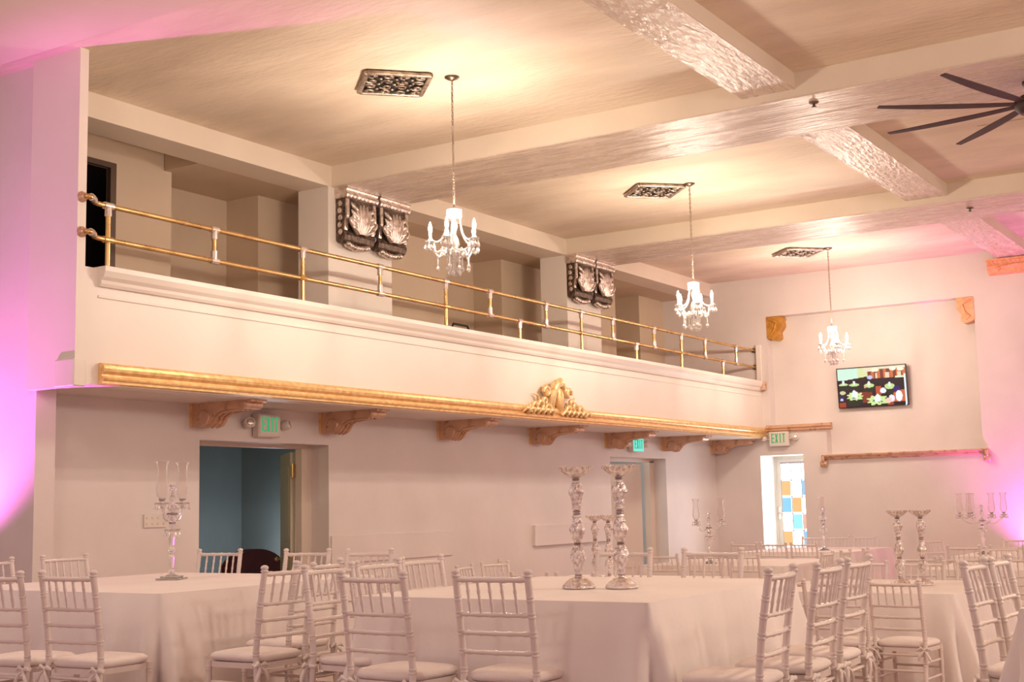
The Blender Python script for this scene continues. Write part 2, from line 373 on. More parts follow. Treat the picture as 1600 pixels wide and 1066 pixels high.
# stained-glass door in the far wall
XD = XF + 0.70
sd = struct(MB().box(XD, XD + 0.06, 9.47, 9.60, FL, 2.06).box(XD, XD + 0.06, 8.5, 9.47, 1.95, 2.06).box(XD, XD + 0.06, 8.5, 9.47, FL, -0.02).box(XD, XD + 0.06, 8.5, 8.62, -0.02, 1.95).box(XD - 0.04, XD, 9.56, 9.60, FL, 2.06).box(XD - 0.04, XD, 8.5, 9.56, 2.02, 2.06).build('door_4', 'doorgreen'))
cols = [9.47, 9.265, 9.06, 8.855, 8.64]
rows = [1.92, 1.60, 1.28, 0.96, 0.64, 0.32, 0.0]
PC = ['wwww', 'owbw', 'bowo', 'wcpw', 'owbc', 'bwow']
key = {'w': 'pane_white', 'o': 'pane_orange', 'b': 'pane_blue', 'c': 'pane_cyan', 'p': 'pane_pink'}
for r in range(6):
    for c in range(4):
        y1, y0 = cols[c], cols[c + 1]; z1, z0 = rows[r], rows[r + 1]; k = PC[r][c]
        if k == 'w':
            MB().bbox(XD + 0.02, XD + 0.04, y0 + 0.006, y1 - 0.006, z0 + 0.006, z1 - 0.006, 0.003).build('pane', key[k], sd)
        else:
            q = MB().bbox(XD + 0.015, XD + 0.035, y0 + 0.022, y1 - 0.012, z0 + 0.03, z1 - 0.012, 0.003).build('pane', key[k], sd)
            MB().box(XD + 0.036, XD + 0.045, y0 + 0.006, y1 - 0.006, z0 + 0.006, z1 - 0.006).build('pane_border', 'pane_white', q)
mb = MB()
for y in cols: mb.box(XD + 0.012, XD + 0.05, y - 0.007, y + 0.007, 0.0, 1.92)
for z in rows: mb.box(XD + 0.012, XD + 0.05, 8.64, 9.47, z - 0.007, z + 0.007)
mb.build('lead_came', 'lead', sd)
MB().tube([(XD, 9.52, 0.98), (XD - 0.06, 9.52, 0.98), (XD - 0.06, 9.42, 0.98)], 0.014).bbox(XD - 0.012, XD + 0.002, 9.49, 9.55, 0.86, 1.10, 0.004).build('door_handle', 'tee', sd)
# daylight from beyond the glazed door
lamp('AREA', 'daylight', (XD - 0.1, 9.05, 1.0), 38, (0.80, 0.90, 1.0), shape='RECTANGLE', size=0.7, size_y=1.8).rotation_euler = (radians(90), 0, radians(90))

# ------------------------------------------------------------------ gilded mouldings and brackets
gp = [(9.5, 2.575), (9.47, 2.58), (9.445, 2.572), (9.425, 2.553), (9.415, 2.527), (9.42, 2.50), (9.435, 2.483), (9.45, 2.478), (9.45, 2.458), (9.43, 2.452), (9.42, 2.437), (9.425, 2.422), (9.445, 2.417), (9.445, 2.395), (9.5, 2.385)]
tag(MB().prism(gp, 'x', 7.95, XF - 0.01).build('gold_moulding', 'gold'), 'long gilded moulding running along the bottom edge of the balcony front', 'moulding')
tp = [(x + (XF - 9.5), z) for x, z in [(9.5, 2.60), (9.45, 2.605), (9.42, 2.58), (9.42, 2.55), (9.45, 2.53), (9.45, 2.51), (9.43, 2.50), (9.5, 2.475)]]
tag(MB().prism([(a, b + 0.015) for a, b in tp], 'y', 8.15, 9.42).build('gold_trim', 'rose_gold'), 'short gilded trim on the far wall above the exit sign by the stained-glass door', 'moulding')
sh = thing('wall_shelf', 'long thin gold shelf moulding with scrolled ends below the television', 'shelf', (XF, 6.9, 2.0))
MB().prism([(0.02, 0.03), (-0.12, 0.03), (-0.14, 0.015), (-0.13, -0.005), (-0.09, -0.02), (-0.08, -0.045), (-0.03, -0.06), (0.02, -0.075)], 'y', -1.5, 1.44).build('shelf_board', 'rose_gold', sh)
for y in (-1.48, 1.42):
    MB().lathe([(0.0, -0.06), (0.05, -0.06), (0.065, -0.04), (0.05, 0), (0.065, 0.04), (0.05, 0.06), (0.0, 0.06)], 14, (-0.07, y, -0.14), axis='y').tube([(-0.1, y, 0.0), (-0.13, y, -0.06), (-0.1, y, -0.11), (-0.03, y, -0.08)], 0.035, 8).build('scroll_bracket', 'rose_gold', sh)

# consoles under the balcony
def console_profile():
    top = 2.38
    pts = [(YB, top), (YB, top - 0.24), (YB - 0.02, top - 0.25), (YB - 0.18, top - 0.252), (YB - 0.235, top - 0.247), (YB - 0.275, top - 0.225), (YB - 0.30, top - 0.19), (YB - 0.33, top - 0.15),
           (YB - 0.38, top - 0.118), (YB - 0.45, top - 0.10), (YB - 0.55, top - 0.09), (YB - 0.62, top - 0.088), (YB - 0.66, top - 0.09)]
    for k in range(8):
        a = radians(-100 - k * 22); pts.append((YB - 0.77 + 0.05 * cos(a), top - 0.05 + 0.045 * sin(a)))
    pts += [(YB - 0.84, top - 0.03), (YB - 0.88, top - 0.02), (YB - 0.88, top)]
    return pts
LB = ['first gilded scroll bracket under the balcony, beside the open dark doorway',
      'second gilded scroll bracket under the balcony, past the lit exit sign',
      'third gilded scroll bracket under the balcony, over the blank wall',
      'fourth gilded scroll bracket under the balcony, below the gilt cartouche',
      'fifth gilded scroll bracket under the balcony, before the small exit sign',
      'sixth pale-lit scroll bracket under the balcony, past the small exit sign',
      'last scroll bracket under the balcony, in the corner with the far wall']
for i, x in enumerate((10.01, 12.09, 14.5, 16.85, 19.2, 21.28, 23.40)):
    w = 0.27 if i < 6 else 0.2
    t = thing('scroll_bracket', LB[i], 'bracket', (x, 0, 0), 0, 'brackets under the balcony')
    MB().prism(console_profile(), 'x', 0.015, w - 0.015).build('bracket_body', 'rose_gold', t)
    for rr, yy, zz in ((0.085, YB - 0.20, 2.38 - 0.158), (0.036, YB - 0.775, 2.38 - 0.05)):
        MB().lathe([(rr * 0.55, 0.006), (rr * 0.8, 0.0), (rr, 0.006), (rr, w - 0.006), (rr * 0.8, w), (rr * 0.55, w - 0.006)], 16, (0, yy, zz), axis='x').build('scroll', 'rose_gold', t)
    mb = MB()
    for q in range(3):
        x = w * (0.25 + 0.25 * q)
        mb.tube([(x, YB - 0.20, 2.38 - 0.255), (x, YB - 0.26, 2.38 - 0.242), (x, YB - 0.30, 2.38 - 0.20), (x, YB - 0.34, 2.38 - 0.15), (x, YB - 0.42, 2.38 - 0.112), (x, YB - 0.56, 2.38 - 0.095), (x, YB - 0.72, 2.38 - 0.095)], 0.016, 8)
    mb.build('reeding', 'rose_gold', t)
    MB().box(0.0, 0.02, YB - 0.03, YB, 2.13, 2.38).build('back_fillet', 'gold', t)

# carved double consoles on the gallery pillars
def carved_console(x0, label):
    t = thing('carved_corbel', label, 'corbel', (x0, 10.46, 5.19), 0, 'carved corbels on the gallery pillars')
    Wd = 0.62
    body = []; 
    for y, z in [(0, -0.10), (-0.13, -0.10), (-0.15, -0.18), (-0.155, -0.36), (-0.12, -0.52), (-0.15, -0.60), (-0.13, -0.66), (-0.06, -0.70), (0, -0.66)]: body.append((y, z))
    MB().prism(body, 'x', 0.02, Wd - 0.02).build('corbel_body', 'shade_patina', t)
    cor = [(0, 0), (-0.21, 0), (-0.21, -0.02), (-0.195, -0.028), (-0.19, -0.045), (-0.18, -0.05), (-0.20, -0.075), (-0.205, -0.10), (-0.19, -0.13), (-0.16, -0.14), (0, -0.14)]
    MB().prism(cor, 'x', 0, Wd).build('corbel_cornice', 'silver', t)
    for x in (0.02, Wd - 0.075):
        MB().prism([(-0.15, -0.15), (-0.17, -0.15), (-0.178, -0.36), (-0.14, -0.54), (-0.12, -0.54), (-0.15, -0.36)], 'x', x, x + 0.055).build('border_fillet', 'silver', t)
    mb = MB(); cx = Wd / 2                         # acanthus leaf: a fan of curled lobes
    for k in range(-4, 5):
        path = []; L = 0.37 - 0.012 * k * k
        for i in range(9):
            q = i / 8
            path.append((cx + 0.020 * k + 0.045 * k * sin(q * 1.45), -0.172 - 0.026 * sin(pi * q * 0.9) - 0.03 * q ** 4, -0.565 + L * q))
        mb.tube(path, [0.018, 0.026, 0.029, 0.031, 0.032, 0.032, 0.030, 0.024, 0.008], 8)
    for k in (-1, 1):
        for j in range(4):
            z = -0.53 + 0.085 * j
            mb.tube([(cx + k * 0.06, -0.175, z - 0.03), (cx + k * 0.14, -0.205, z), (cx + k * 0.20, -0.21, z + 0.035), (cx + k * 0.215, -0.19, z + 0.075)], [0.02, 0.03, 0.027, 0.008], 7)
    mb.build('acanthus_leaf', 'silver', t)
    mb = MB()
    for k in range(7):
        mb.ball((cx - 0.19 + 0.063 * k, -0.10, -0.70 - 0.035 * cos((k - 3) / 3 * 1.4)), 0.05, (0.85, 1.1, 0.8), 8, 5)
    mb.build('leaf_tip', 'silver', t)
    mb = MB()
    for j in range(5):
        mb.ball((0.02, -0.07 + 0.012 * (j % 2), -0.2 - 0.09 * j), 0.035, (0.3, 1, 1.1), 8, 5)
    mb.build('side_rosette', 'silver', t)
    mb = MB()
    for k in range(8): mb.ball((0.05 + 0.075 * k, -0.19, -0.105), 0.03, (1.15, 0.6, 1), 8, 5)
    mb.build('egg_moulding', 'silver', t)
carved_console(12.36, 'silvered carved corbel on the first gallery pillar, half nearer the open end of the railing')
carved_console(13.03, 'silvered carved corbel on the first gallery pillar, half nearer the lit chandelier')
carved_console(18.02, 'silvered carved corbel on the second gallery pillar, half facing the first pillar')
carved_console(18.69, 'silvered carved corbel on the second gallery pillar, half toward the far wall')

# niche corner corbels and pilaster capital on the far wall
def niche_corbel(y, sgn, label):
    t = thing('niche_corbel', label, 'corbel', (XF + 0.12, y, 4.685), 0, 'corbels in the niche corners')
    pr = [(0, 0), (0.29, 0), (0.31, -0.05), (0.29, -0.09), (0.30, -0.14), (0.30, -0.19), (0.26, -0.25), (0.22, -0.30), (0.23, -0.36), (0.23, -0.41), (0.19, -0.455), (0.12, -0.45), (0.04, -0.42), (0, -0.40)]
    pr = [(a * sgn, b) for a, b in pr]
    if sgn < 0: pr = pr[::-1]
    MB().prism(pr, 'x', -0.13, 0.13).build('corbel_body', 'ochre' if sgn < 0 else 'orange', t)
    MB().tube([(-0.135, sgn * 0.05, -0.05), (-0.14, sgn * 0.2, -0.12), (-0.14, sgn * 0.16, -0.25), (-0.135, sgn * 0.08, -0.34), (-0.135, sgn * 0.15, -0.40)], [0.015, 0.022, 0.02, 0.016, 0.01], 8).build('leaf_vein', 'ochre' if sgn < 0 else 'orange', t)
niche_corbel(9.34, -1, 'ochre gold wavy corbel in the niche corner beside the balcony railing')
niche_corbel(5.5, 1, 'orange gold wavy corbel in the niche corner next to the pink-lit wall')
cp = thing('pilaster_capital', 'salmon and gold ornamental capital under the ceiling beam in pink light', 'capital', (XF, 4.75, 5.1))
MB().prism([(0, 0.17), (-0.22, 0.17), (-0.22, 0.14), (-0.19, 0.12), (-0.17, 0.08), (-0.18, 0.05), (-0.14, 0.0), (-0.12, -0.07), (0, -0.09)], 'y', -0.55, 0.45).build('capital_block', 'orange', cp)
mb = MB()
for k in range(9):
    a = pi * k / 8; mb.ball((-0.165, -0.05 + 0.33 * cos(a), -0.02 + 0.07 * sin(a)), 0.035, (0.7, 1, 0.8), 8, 5)
mb.tube([(-0.165, -0.05 + 0.33 * cos(a), -0.02 + 0.07 * sin(a)) for a in [pi * k / 12 for k in range(13)]], 0.02, 6)
mb.build('carved_swag', 'orange', cp)
mb = MB().tube([(-0.2, -0.53, 0.12), (-0.2, 0.44, 0.12)], 0.012, 6)
for k in range(14): mb.ball((-0.2, -0.52 + 0.073 * k, 0.12), 0.03, (0.6, 1.1, 0.9), 8, 5)
mb.build('bead_moulding', 'orange', cp)

# gilt cartouche on the balcony front
ca = thing('cartouche', 'gilt shell and scroll cartouche on the balcony front, above the gold moulding', 'ornament', (15.89, 9.44, 2.47))
mb = MB()
path = [(-0.13, 0, 0.03), (-0.17, -0.02, 0.16), (-0.16, -0.04, 0.30), (-0.08, -0.05, 0.42), (0.03, -0.05, 0.46), (0.12, -0.04, 0.42), (0.16, -0.03, 0.32)]
mb.tube(path, [0.04, 0.055, 0.065, 0.07, 0.065, 0.05, 0.03], 10)
mb.build('shell_rim', 'gilt', ca)
MB().ball((0.08, -0.01, 0.22), 0.1, (0.95, 0.55, 1.9), 12, 8).build('shell_heart', 'gold', ca)
mb = MB()
for sx in (-1, 1):
    for (x, z, r) in ((0.30, 0.30, 0.085), (0.36, 0.17, 0.05), (0.46, 0.11, 0.075), (0.62, 0.08, 0.07), (0.27, 0.06, 0.08), (0.75, 0.04, 0.05)):
        MB().tube([(sx * x + r * cos(a) * (1 - a / 9) * sx, -0.03 - 0.01 * a / 5, z + r * sin(a) * (1 - a / 9)) for a in [k * 0.55 for k in range(10)]], [0.024, 0.03, 0.033, 0.034, 0.033, 0.03, 0.028, 0.024, 0.02, 0.014], 8).build('scroll', 'gilt', ca)
mb = MB()
for sx in (-1, 1):
    for k in range(6):
        x = 0.12 + 0.13 * k
        mb.tube([(sx * x, -0.01, 0.0), (sx * (x + 0.05), -0.05, 0.06), (sx * (x + 0.11), -0.05, 0.05), (sx * (x + 0.14), -0.02, 0.0)], [0.025, 0.035, 0.028, 0.01], 8)
    mb.tube([(sx * 0.42, 0.02, 0.16), (sx * 0.50, 0.0, 0.26), (sx * 0.58, 0.02, 0.27)], [0.03, 0.018, 0.006], 7)
    mb.ball((sx * 0.28, -0.005, 0.33), 0.09, (0.9, 0.5, 1), 10, 6)
mb.build('acanthus_leaf', 'gilt', ca)

# ------------------------------------------------------------------ balcony railing
rl = thing('balcony_railing', 'brass pipe railing with two bars and short posts along the balcony', 'railing', (0, 9.6, 0))
ZT, ZL = 4.065, 3.745
for z in (ZT, ZL):
    MB().tube([(7.735, -0.10, z), (7.735, -0.15, z), (7.75, -0.168, z), (7.78, -0.17, z), (7.86, -0.11, z), (7.95, -0.02, z), (8.02, 0, z), (XF - 0.02, 0, z)], 0.024, 12).build('rail_bar', 'brass', rl)
    MB().lathe([(0, 0), (0.05, 0), (0.05, -0.012), (0.034, -0.02), (0.034, -0.05), (0, -0.05)], 16, (7.735, -0.10, z), axis='y').build('wall_flange', 'rose_gold', rl)
    MB().tube([(7.78, -0.168, z), (7.83, -0.135, z), (7.88, -0.09, z)], 0.034, 12).build('elbow_sleeve', 'tee', rl)
    MB().lathe([(0, -0.05), (0.03, -0.05), (0.05, -0.03), (0.05, -0.008), (0, -0.008)], 14, (XF - 0.01, 0, z), axis='x').build('wall_flange', 'dark_frame', rl)
post = MB().tube([(0, 0, 3.455), (0, 0, ZT)], 0.023, 10).mesh('post', 'brass')
mid = MB().tube([(0, 0, ZL), (0, 0, ZT)], 0.023, 10).mesh('picket', 'brass')
low = MB().tube([(0, 0, 3.455), (0, 0, ZL)], 0.023, 10).mesh('picket', 'brass')
teem = MB().tube([(0, 0, 0), (0, 0, -0.10)], 0.033, 12).tube([(-0.05, 0, 0), (0.05, 0, 0)], 0.034, 12).mesh('tee_fitting', 'tee')
teeu = MB().tube([(0, 0, 0), (0, 0, 0.10)], 0.033, 12).tube([(-0.05, 0, 0), (0.05, 0, 0)], 0.034, 12).mesh('tee_fitting', 'tee')
for x in (8.12, 10.80, 13.49, 16.95, 20.37):
    put('post', post, rl, (x, 0, 0)); put('tee_fitting', teem, rl, (x, 0, ZT))
    MB().tube([(x - 0.05, 0, ZL), (x + 0.05, 0, ZL)], 0.032, 12).build('cross_fitting', 'brass', rl)
for x in (9.47, 12.16, 14.50, 15.94, 17.93, 19.34, 21.34, 22.72):
    put('picket', mid, rl, (x, 0, 0)); put('tee_fitting', teem, rl, (x, 0, ZT)); put('tee_fitting', teeu, rl, (x, 0, ZL))
for x in (15.23, 18.70, 22.10):
    put('picket', low, rl, (x, 0, 0)); put('tee_fitting', teem, rl, (x, 0, ZL))
t = thing('gallery_chair', 'dark chair back just showing over the balcony coping between the pillars', 'chair', (15.1, 10.5, 3.0))
mb = MB().tube([(-0.2, 0, 0), (-0.2, 0, 0.72), (-0.17, 0, 0.76), (0.17, 0, 0.76), (0.2, 0, 0.72), (0.2, 0, 0)], 0.016, 8); mb.build('back_frame', 'black', t)
MB().bbox(-0.2, 0.2, 0, 0.4, 0.42, 0.46, 0.01).build('seat', 'black', t)
mb = MB()
for x in (-0.19, 0.19): mb.tube([(x, 0.38, 0), (x, 0.38, 0.42)], 0.014, 8)
mb.build('leg', 'black', t)

# ------------------------------------------------------------------ ceiling things
def vent(x, y, ang, label):
    t = thing('ceiling_vent', label, 'vent', (x, y, ZC - 0.002), ang, 'ornate ceiling vents')
    h = 0.315
    MB().box(-h, h, -h, h, -0.012, 0).build('vent_plate', 'black', t)
    mb = MB()
    for sgn in (-1, 1):
        mb.bbox(-h, h, sgn * h - 0.025, sgn * h + 0.025, -0.045, -0.005, 0.008).bbox(sgn * h - 0.025, sgn * h + 0.025, -h, h, -0.045, -0.005, 0.008)
    for k in range(12):
        q = -h + (k + 0.5) * 2 * h / 12
        for a, b in ((q, -h), (q, h), (-h, q), (h, q)): mb.ball((a, b, -0.03), 0.03, (1, 1, 0.6), 6, 4)
    mb.build('vent_border', 'vent', t)
    mb = MB(); n = 4; s = 2 * h / n
    for i in range(n):
        for j in range(n):
            cx, cy = -h + (i + 0.5) * s, -h + (j + 0.5) * s
            d = 1 if (i + j) % 2 else -1
            mb.tube([(cx + d * 0.066 * (1 - a / 8.5) * cos(a + i), cy + 0.066 * (1 - a / 8.5) * sin(a + i), -0.03) for a in [q * 0.7 for q in range(11)]], [0.013] * 11, 6)
            mb.ball((cx + s / 2, cy + s / 2, -0.03), 0.022, (1, 1, 0.6), 6, 4)
    mb.build('scrollwork', 'vent', t)
vent(10.15, 7.81, radians(46), 'square scrollwork vent set diagonally in the ceiling beside the nearest chandelier canopy')
vent(15.87, 7.79, radians(45), 'square scrollwork ceiling vent beside the middle chandelier canopy, in the second bay')
vent(21.45, 7.85, radians(45), 'smallest-looking scrollwork ceiling vent, in the last bay by the far wall')

# chandelier
def chandelier(x, y, label, first=None):
    if first is not None:
        return copy_thing(first, (x, y, ZC), 0.35, label)
    t = thing('chandelier', label, 'chandelier', (x, y, ZC), 0.0, 'crystal chandeliers in front of the balcony')
    Z = lambda z: z - ZC
    MB().lathe([(0, Z(5.45)), (0.075, Z(5.45)), (0.075, Z(5.44)), (0.05, Z(5.425)), (0.015, Z(5.41)), (0, Z(5.40))], 16).build('canopy', 'canopy', t)
    mb = MB(); z = 5.41; k = 0
    while z > 4.14:
        R = Matrix.Rotation(pi / 2 if k % 2 else 0.0, 3, 'Z') @ Matrix.Rotation(pi / 2, 3, 'X')
        mb.torus((0, 0, Z(z - 0.02)), 0.012, 0.0035, 8, 4, R @ Matrix.Diagonal((1, 1.75, 1))); z -= 0.030; k += 1
    mb.tube([(0.006, 0.004, Z(5.4)), (0.006, 0.004, Z(4.12))], 0.0035, 5)
    mb.build('chain', 'chain', t)
    mb = MB()
    mb.lathe([(0, Z(4.13)), (0.02, Z(4.13)), (0.03, Z(4.12)), (0.062, Z(4.112)), (0.076, Z(4.10)), (0.074, Z(4.07)), (0.068, Z(4.03)), (0.06, Z(4.03)), (0.0, Z(4.06))], 20, mod=lambda w, z: 1 + 0.05 * cos(10 * w))
    mb.build('crown', 'lit_crystal', t)
    mb = MB()
    mb.lathe([(0.012, Z(4.06)), (0.014, Z(4.0)), (0.026, Z(3.98)), (0.034, Z(3.94)), (0.02, Z(3.90)), (0.016, Z(3.86)), (0.03, Z(3.84)), (0.042, Z(3.80)), (0.05, Z(3.76)), (0.03, Z(3.72)), (0.06, Z(3.70)), (0.075, Z(3.675)), (0.06, Z(3.65)), (0.03, Z(3.63)), (0.03, Z(3.60)), (0.012, Z(3.57)), (0, Z(3.56))], 16, mod=lambda w, z: 1 + 0.06 * cos(8 * w))
    mb.build('column', 'lit_crystal', t)
    A = MB(); path = []
    for i in range(13):
        s = i / 12
        path.append((0.05 + 0.185 * s, 0, Z(3.69 + 0.055 * sin(s * pi * 1.0) * (1 if s < 0.45 else 0.2) - 0.075 * sin(s * pi * 0.9) ** 2 * (s > 0.2) + 0.085 * s ** 3)))
    A.tube(path, 0.0105, 8)
    arm = A.mesh('arm', 'lit_crystal')
    B = MB().lathe([(0.0, Z(3.765)), (0.014, Z(3.768)), (0.02, Z(3.78)), (0.048, Z(3.79)), (0.052, Z(3.797)), (0.02, Z(3.80)), (0.018, Z(3.82)), (0.0, Z(3.82))], 16, (0.235, 0, 0), mod=lambda w, z: 1 + 0.06 * cos(8 * w)).mesh('bobeche', 'lit_crystal')
    Cn = MB().lathe([(0.0, Z(3.80)), (0.013, Z(3.80)), (0.013, Z(3.875)), (0, Z(3.875))], 12, (0.235, 0, 0)).mesh('candle_tube', 'candle')
    Bu = MB().lathe([(0.0, Z(3.872)), (0.012, Z(3.878)), (0.019, Z(3.905)), (0.019, Z(3.925)), (0.012, Z(3.955)), (0.004, Z(3.985)), (0, Z(3.99))], 12, (0.235, 0, 0)).mesh('bulb', 'bulb')
    bead = MB()
    for k in range(22):
        s = k / 21
        rr = 0.068 + 0.155 * s ** 1.8; zz = 4.06 - 0.27 * (1 - (1 - s) ** 2.0) - 0.02 * sin(pi * s)
        bead.ball((rr, 0, Z(zz)), 0.0105, n=6, m=4)
    bead = bead.mesh('bead_string', 'lit_crystal')
    sw = MB()
    for k in range(14):           # swag of beads between two arms
        s = k / 13; a = s * 2 * pi / 5
        sw.ball((0.2 * cos(a), 0.2 * sin(a), Z(3.765 - 0.10 * sin(pi * s))), 0.0105, n=6, m=4)
    sw = sw.mesh('bead_swag', 'lit_crystal')
    drop = MB().ball((0, 0, -0.012), 0.006, n=6, m=4).lathe([(0, -0.02), (0.006, -0.024), (0.014, -0.045), (0.013, -0.056), (0, -0.068)], 8, smooth=False).mesh('crystal_drop', 'lit_crystal')
    longd = MB().ball((0, 0, -0.01), 0.007, n=6, m=4).ball((0, 0, -0.03), 0.008, n=6, m=4).lathe([(0.003, -0.035), (0.006, -0.05), (0.006, -0.10), (0.003, -0.115)], 6, smooth=False).lathe([(0, -0.115), (0.008, -0.12), (0.017, -0.14), (0.014, -0.155), (0, -0.172)], 8, smooth=False).mesh('crystal_drop', 'lit_crystal')
    for k in range(5):
        a = 2 * pi * k / 5 + 0.925
        am = put('arm', arm, t, rz=a)
        put('bobeche', B, am); put('candle_tube', Cn, am); put('bulb', Bu, am)
        put('bead_string', bead, t, rz=a); put('bead_swag', sw, t, rz=a)
        lx, ly = 0.235 * cos(a), 0.235 * sin(a)
        for q in range(5):
            b = 2 * pi * q / 5 + a
            put('crystal_drop', drop, t, (lx + 0.046 * cos(b), ly + 0.046 * sin(b), Z(3.79))).scale = (1.35, 1.35, 1.35)
        put('crystal_drop', longd, t, (0.165 * cos(a), 0.165 * sin(a), Z(3.66))).scale = (1.3, 1.3, 0.95)
        for b2, rr, zz in ((a + 0.3, 0.08, 3.70), (a + 0.9, 0.075, 3.67), (a, 0.05, 3.63), (a + 0.6, 0.105, 3.72)):
            put('crystal_drop', longd if rr < 0.06 or b2 > a + 0.8 else drop, t, (rr * cos(b2), rr * sin(b2), Z(zz))).scale = (1.4, 1.4, 1.05)
    MB().ball((0, 0, Z(3.475)), 0.028, n=10, m=6).tube([(0, 0, Z(3.57)), (0, 0, Z(3.5))], 0.005, 6).build('finial_ball', 'lit_crystal', t)
    return t
ch = chandelier(*CHAND[0], 'lit crystal chandelier nearest the camera, hanging before the first carved gallery pillar')
chandelier(*CHAND[1], 'lit crystal chandelier in the middle bay, hanging past the second gallery pillar', ch)
chandelier(*CHAND[2], 'smallest-looking lit crystal chandelier, hanging before the television niche', ch)
for ci, (x, y) in enumerate(CHAND):
    rot = 0.0 if ci == 0 else 0.35
    for k in range(5):
        a = 2 * pi * k / 5 + 0.925 + rot
        lamp('POINT', 'bulb_lamp', (x + 0.262 * cos(a), y + 0.262 * sin(a), 3.96), BULB_W, WARM, shadow_soft_size=0.02)

# ceiling fan
fn = thing('ceiling_fan', 'large dark bronze ceiling fan with thin windmill blades', 'fan', (13.11, 2.39, 4.95))
MB().lathe([(0, -0.1), (0.11, -0.09), (0.16, -0.04), (0.16, 0.03), (0.1, 0.08), (0.05, 0.1), (0.03, 0.15), (0, 0.15)], 20).build('motor_housing', 'fan', fn)
MB().tube([(0, 0, 0.12), (0, 0, ZC - 4.95 - 0.24)], 0.022, 10).lathe([(0.08, 0.22), (0.08, 0.20), (0.03, 0.14)], 16).build('downrod', 'fan', fn)
bl = MB(); n = 14; vs = []
for i in range(n + 1):
    s = i / n; r = 0.12 + 1.35 * s; w = 0.022 + 0.028 * sin(pi * min(1, s * 0.85 + 0.08)); tilt = radians(8 - 4 * s); b = 0.04 * s * s - 0.03 * s
    for (e, th) in ((-1, 1), (1, 1), (1, -1), (-1, -1)):
        vs.append((r, e * w * cos(tilt) + 0.0, e * w * sin(tilt) + b + th * 0.005))
fs = []
for i in range(n):
    for j in range(4): fs.append((i * 4 + j, i * 4 + (j + 1) % 4, (i + 1) * 4 + (j + 1) % 4, (i + 1) * 4 + j))
fs += [(0, 1, 2, 3), (n * 4 + 3, n * 4 + 2, n * 4 + 1, n * 4)]
bl = bl.add(vs, fs).mesh('fan_blade', 'fan')
for k in range(9): put('fan_blade', bl, fn, (0, 0, 0), radians(1.2 + 40 * k))
for i, (x, y, z, l) in enumerate(((12.55, 4.35, 5.19, 'small dark sprinkler head on the first glossy cross beam'), (18.6, 4.3, 5.19, 'small dark sprinkler head on the second cross beam'))):
    t = thing('sprinkler_head', l, 'sprinkler', (x, y, z))
    MB().lathe([(0, 0), (0.05, 0), (0.045, -0.012), (0.015, -0.018), (0.012, -0.045), (0, -0.045)], 12).build('base', 'canopy', t)
    MB().lathe([(0, -0.045), (0.028, -0.047), (0.028, -0.052), (0, -0.052)], 12).build('deflector', 'canopy', t)

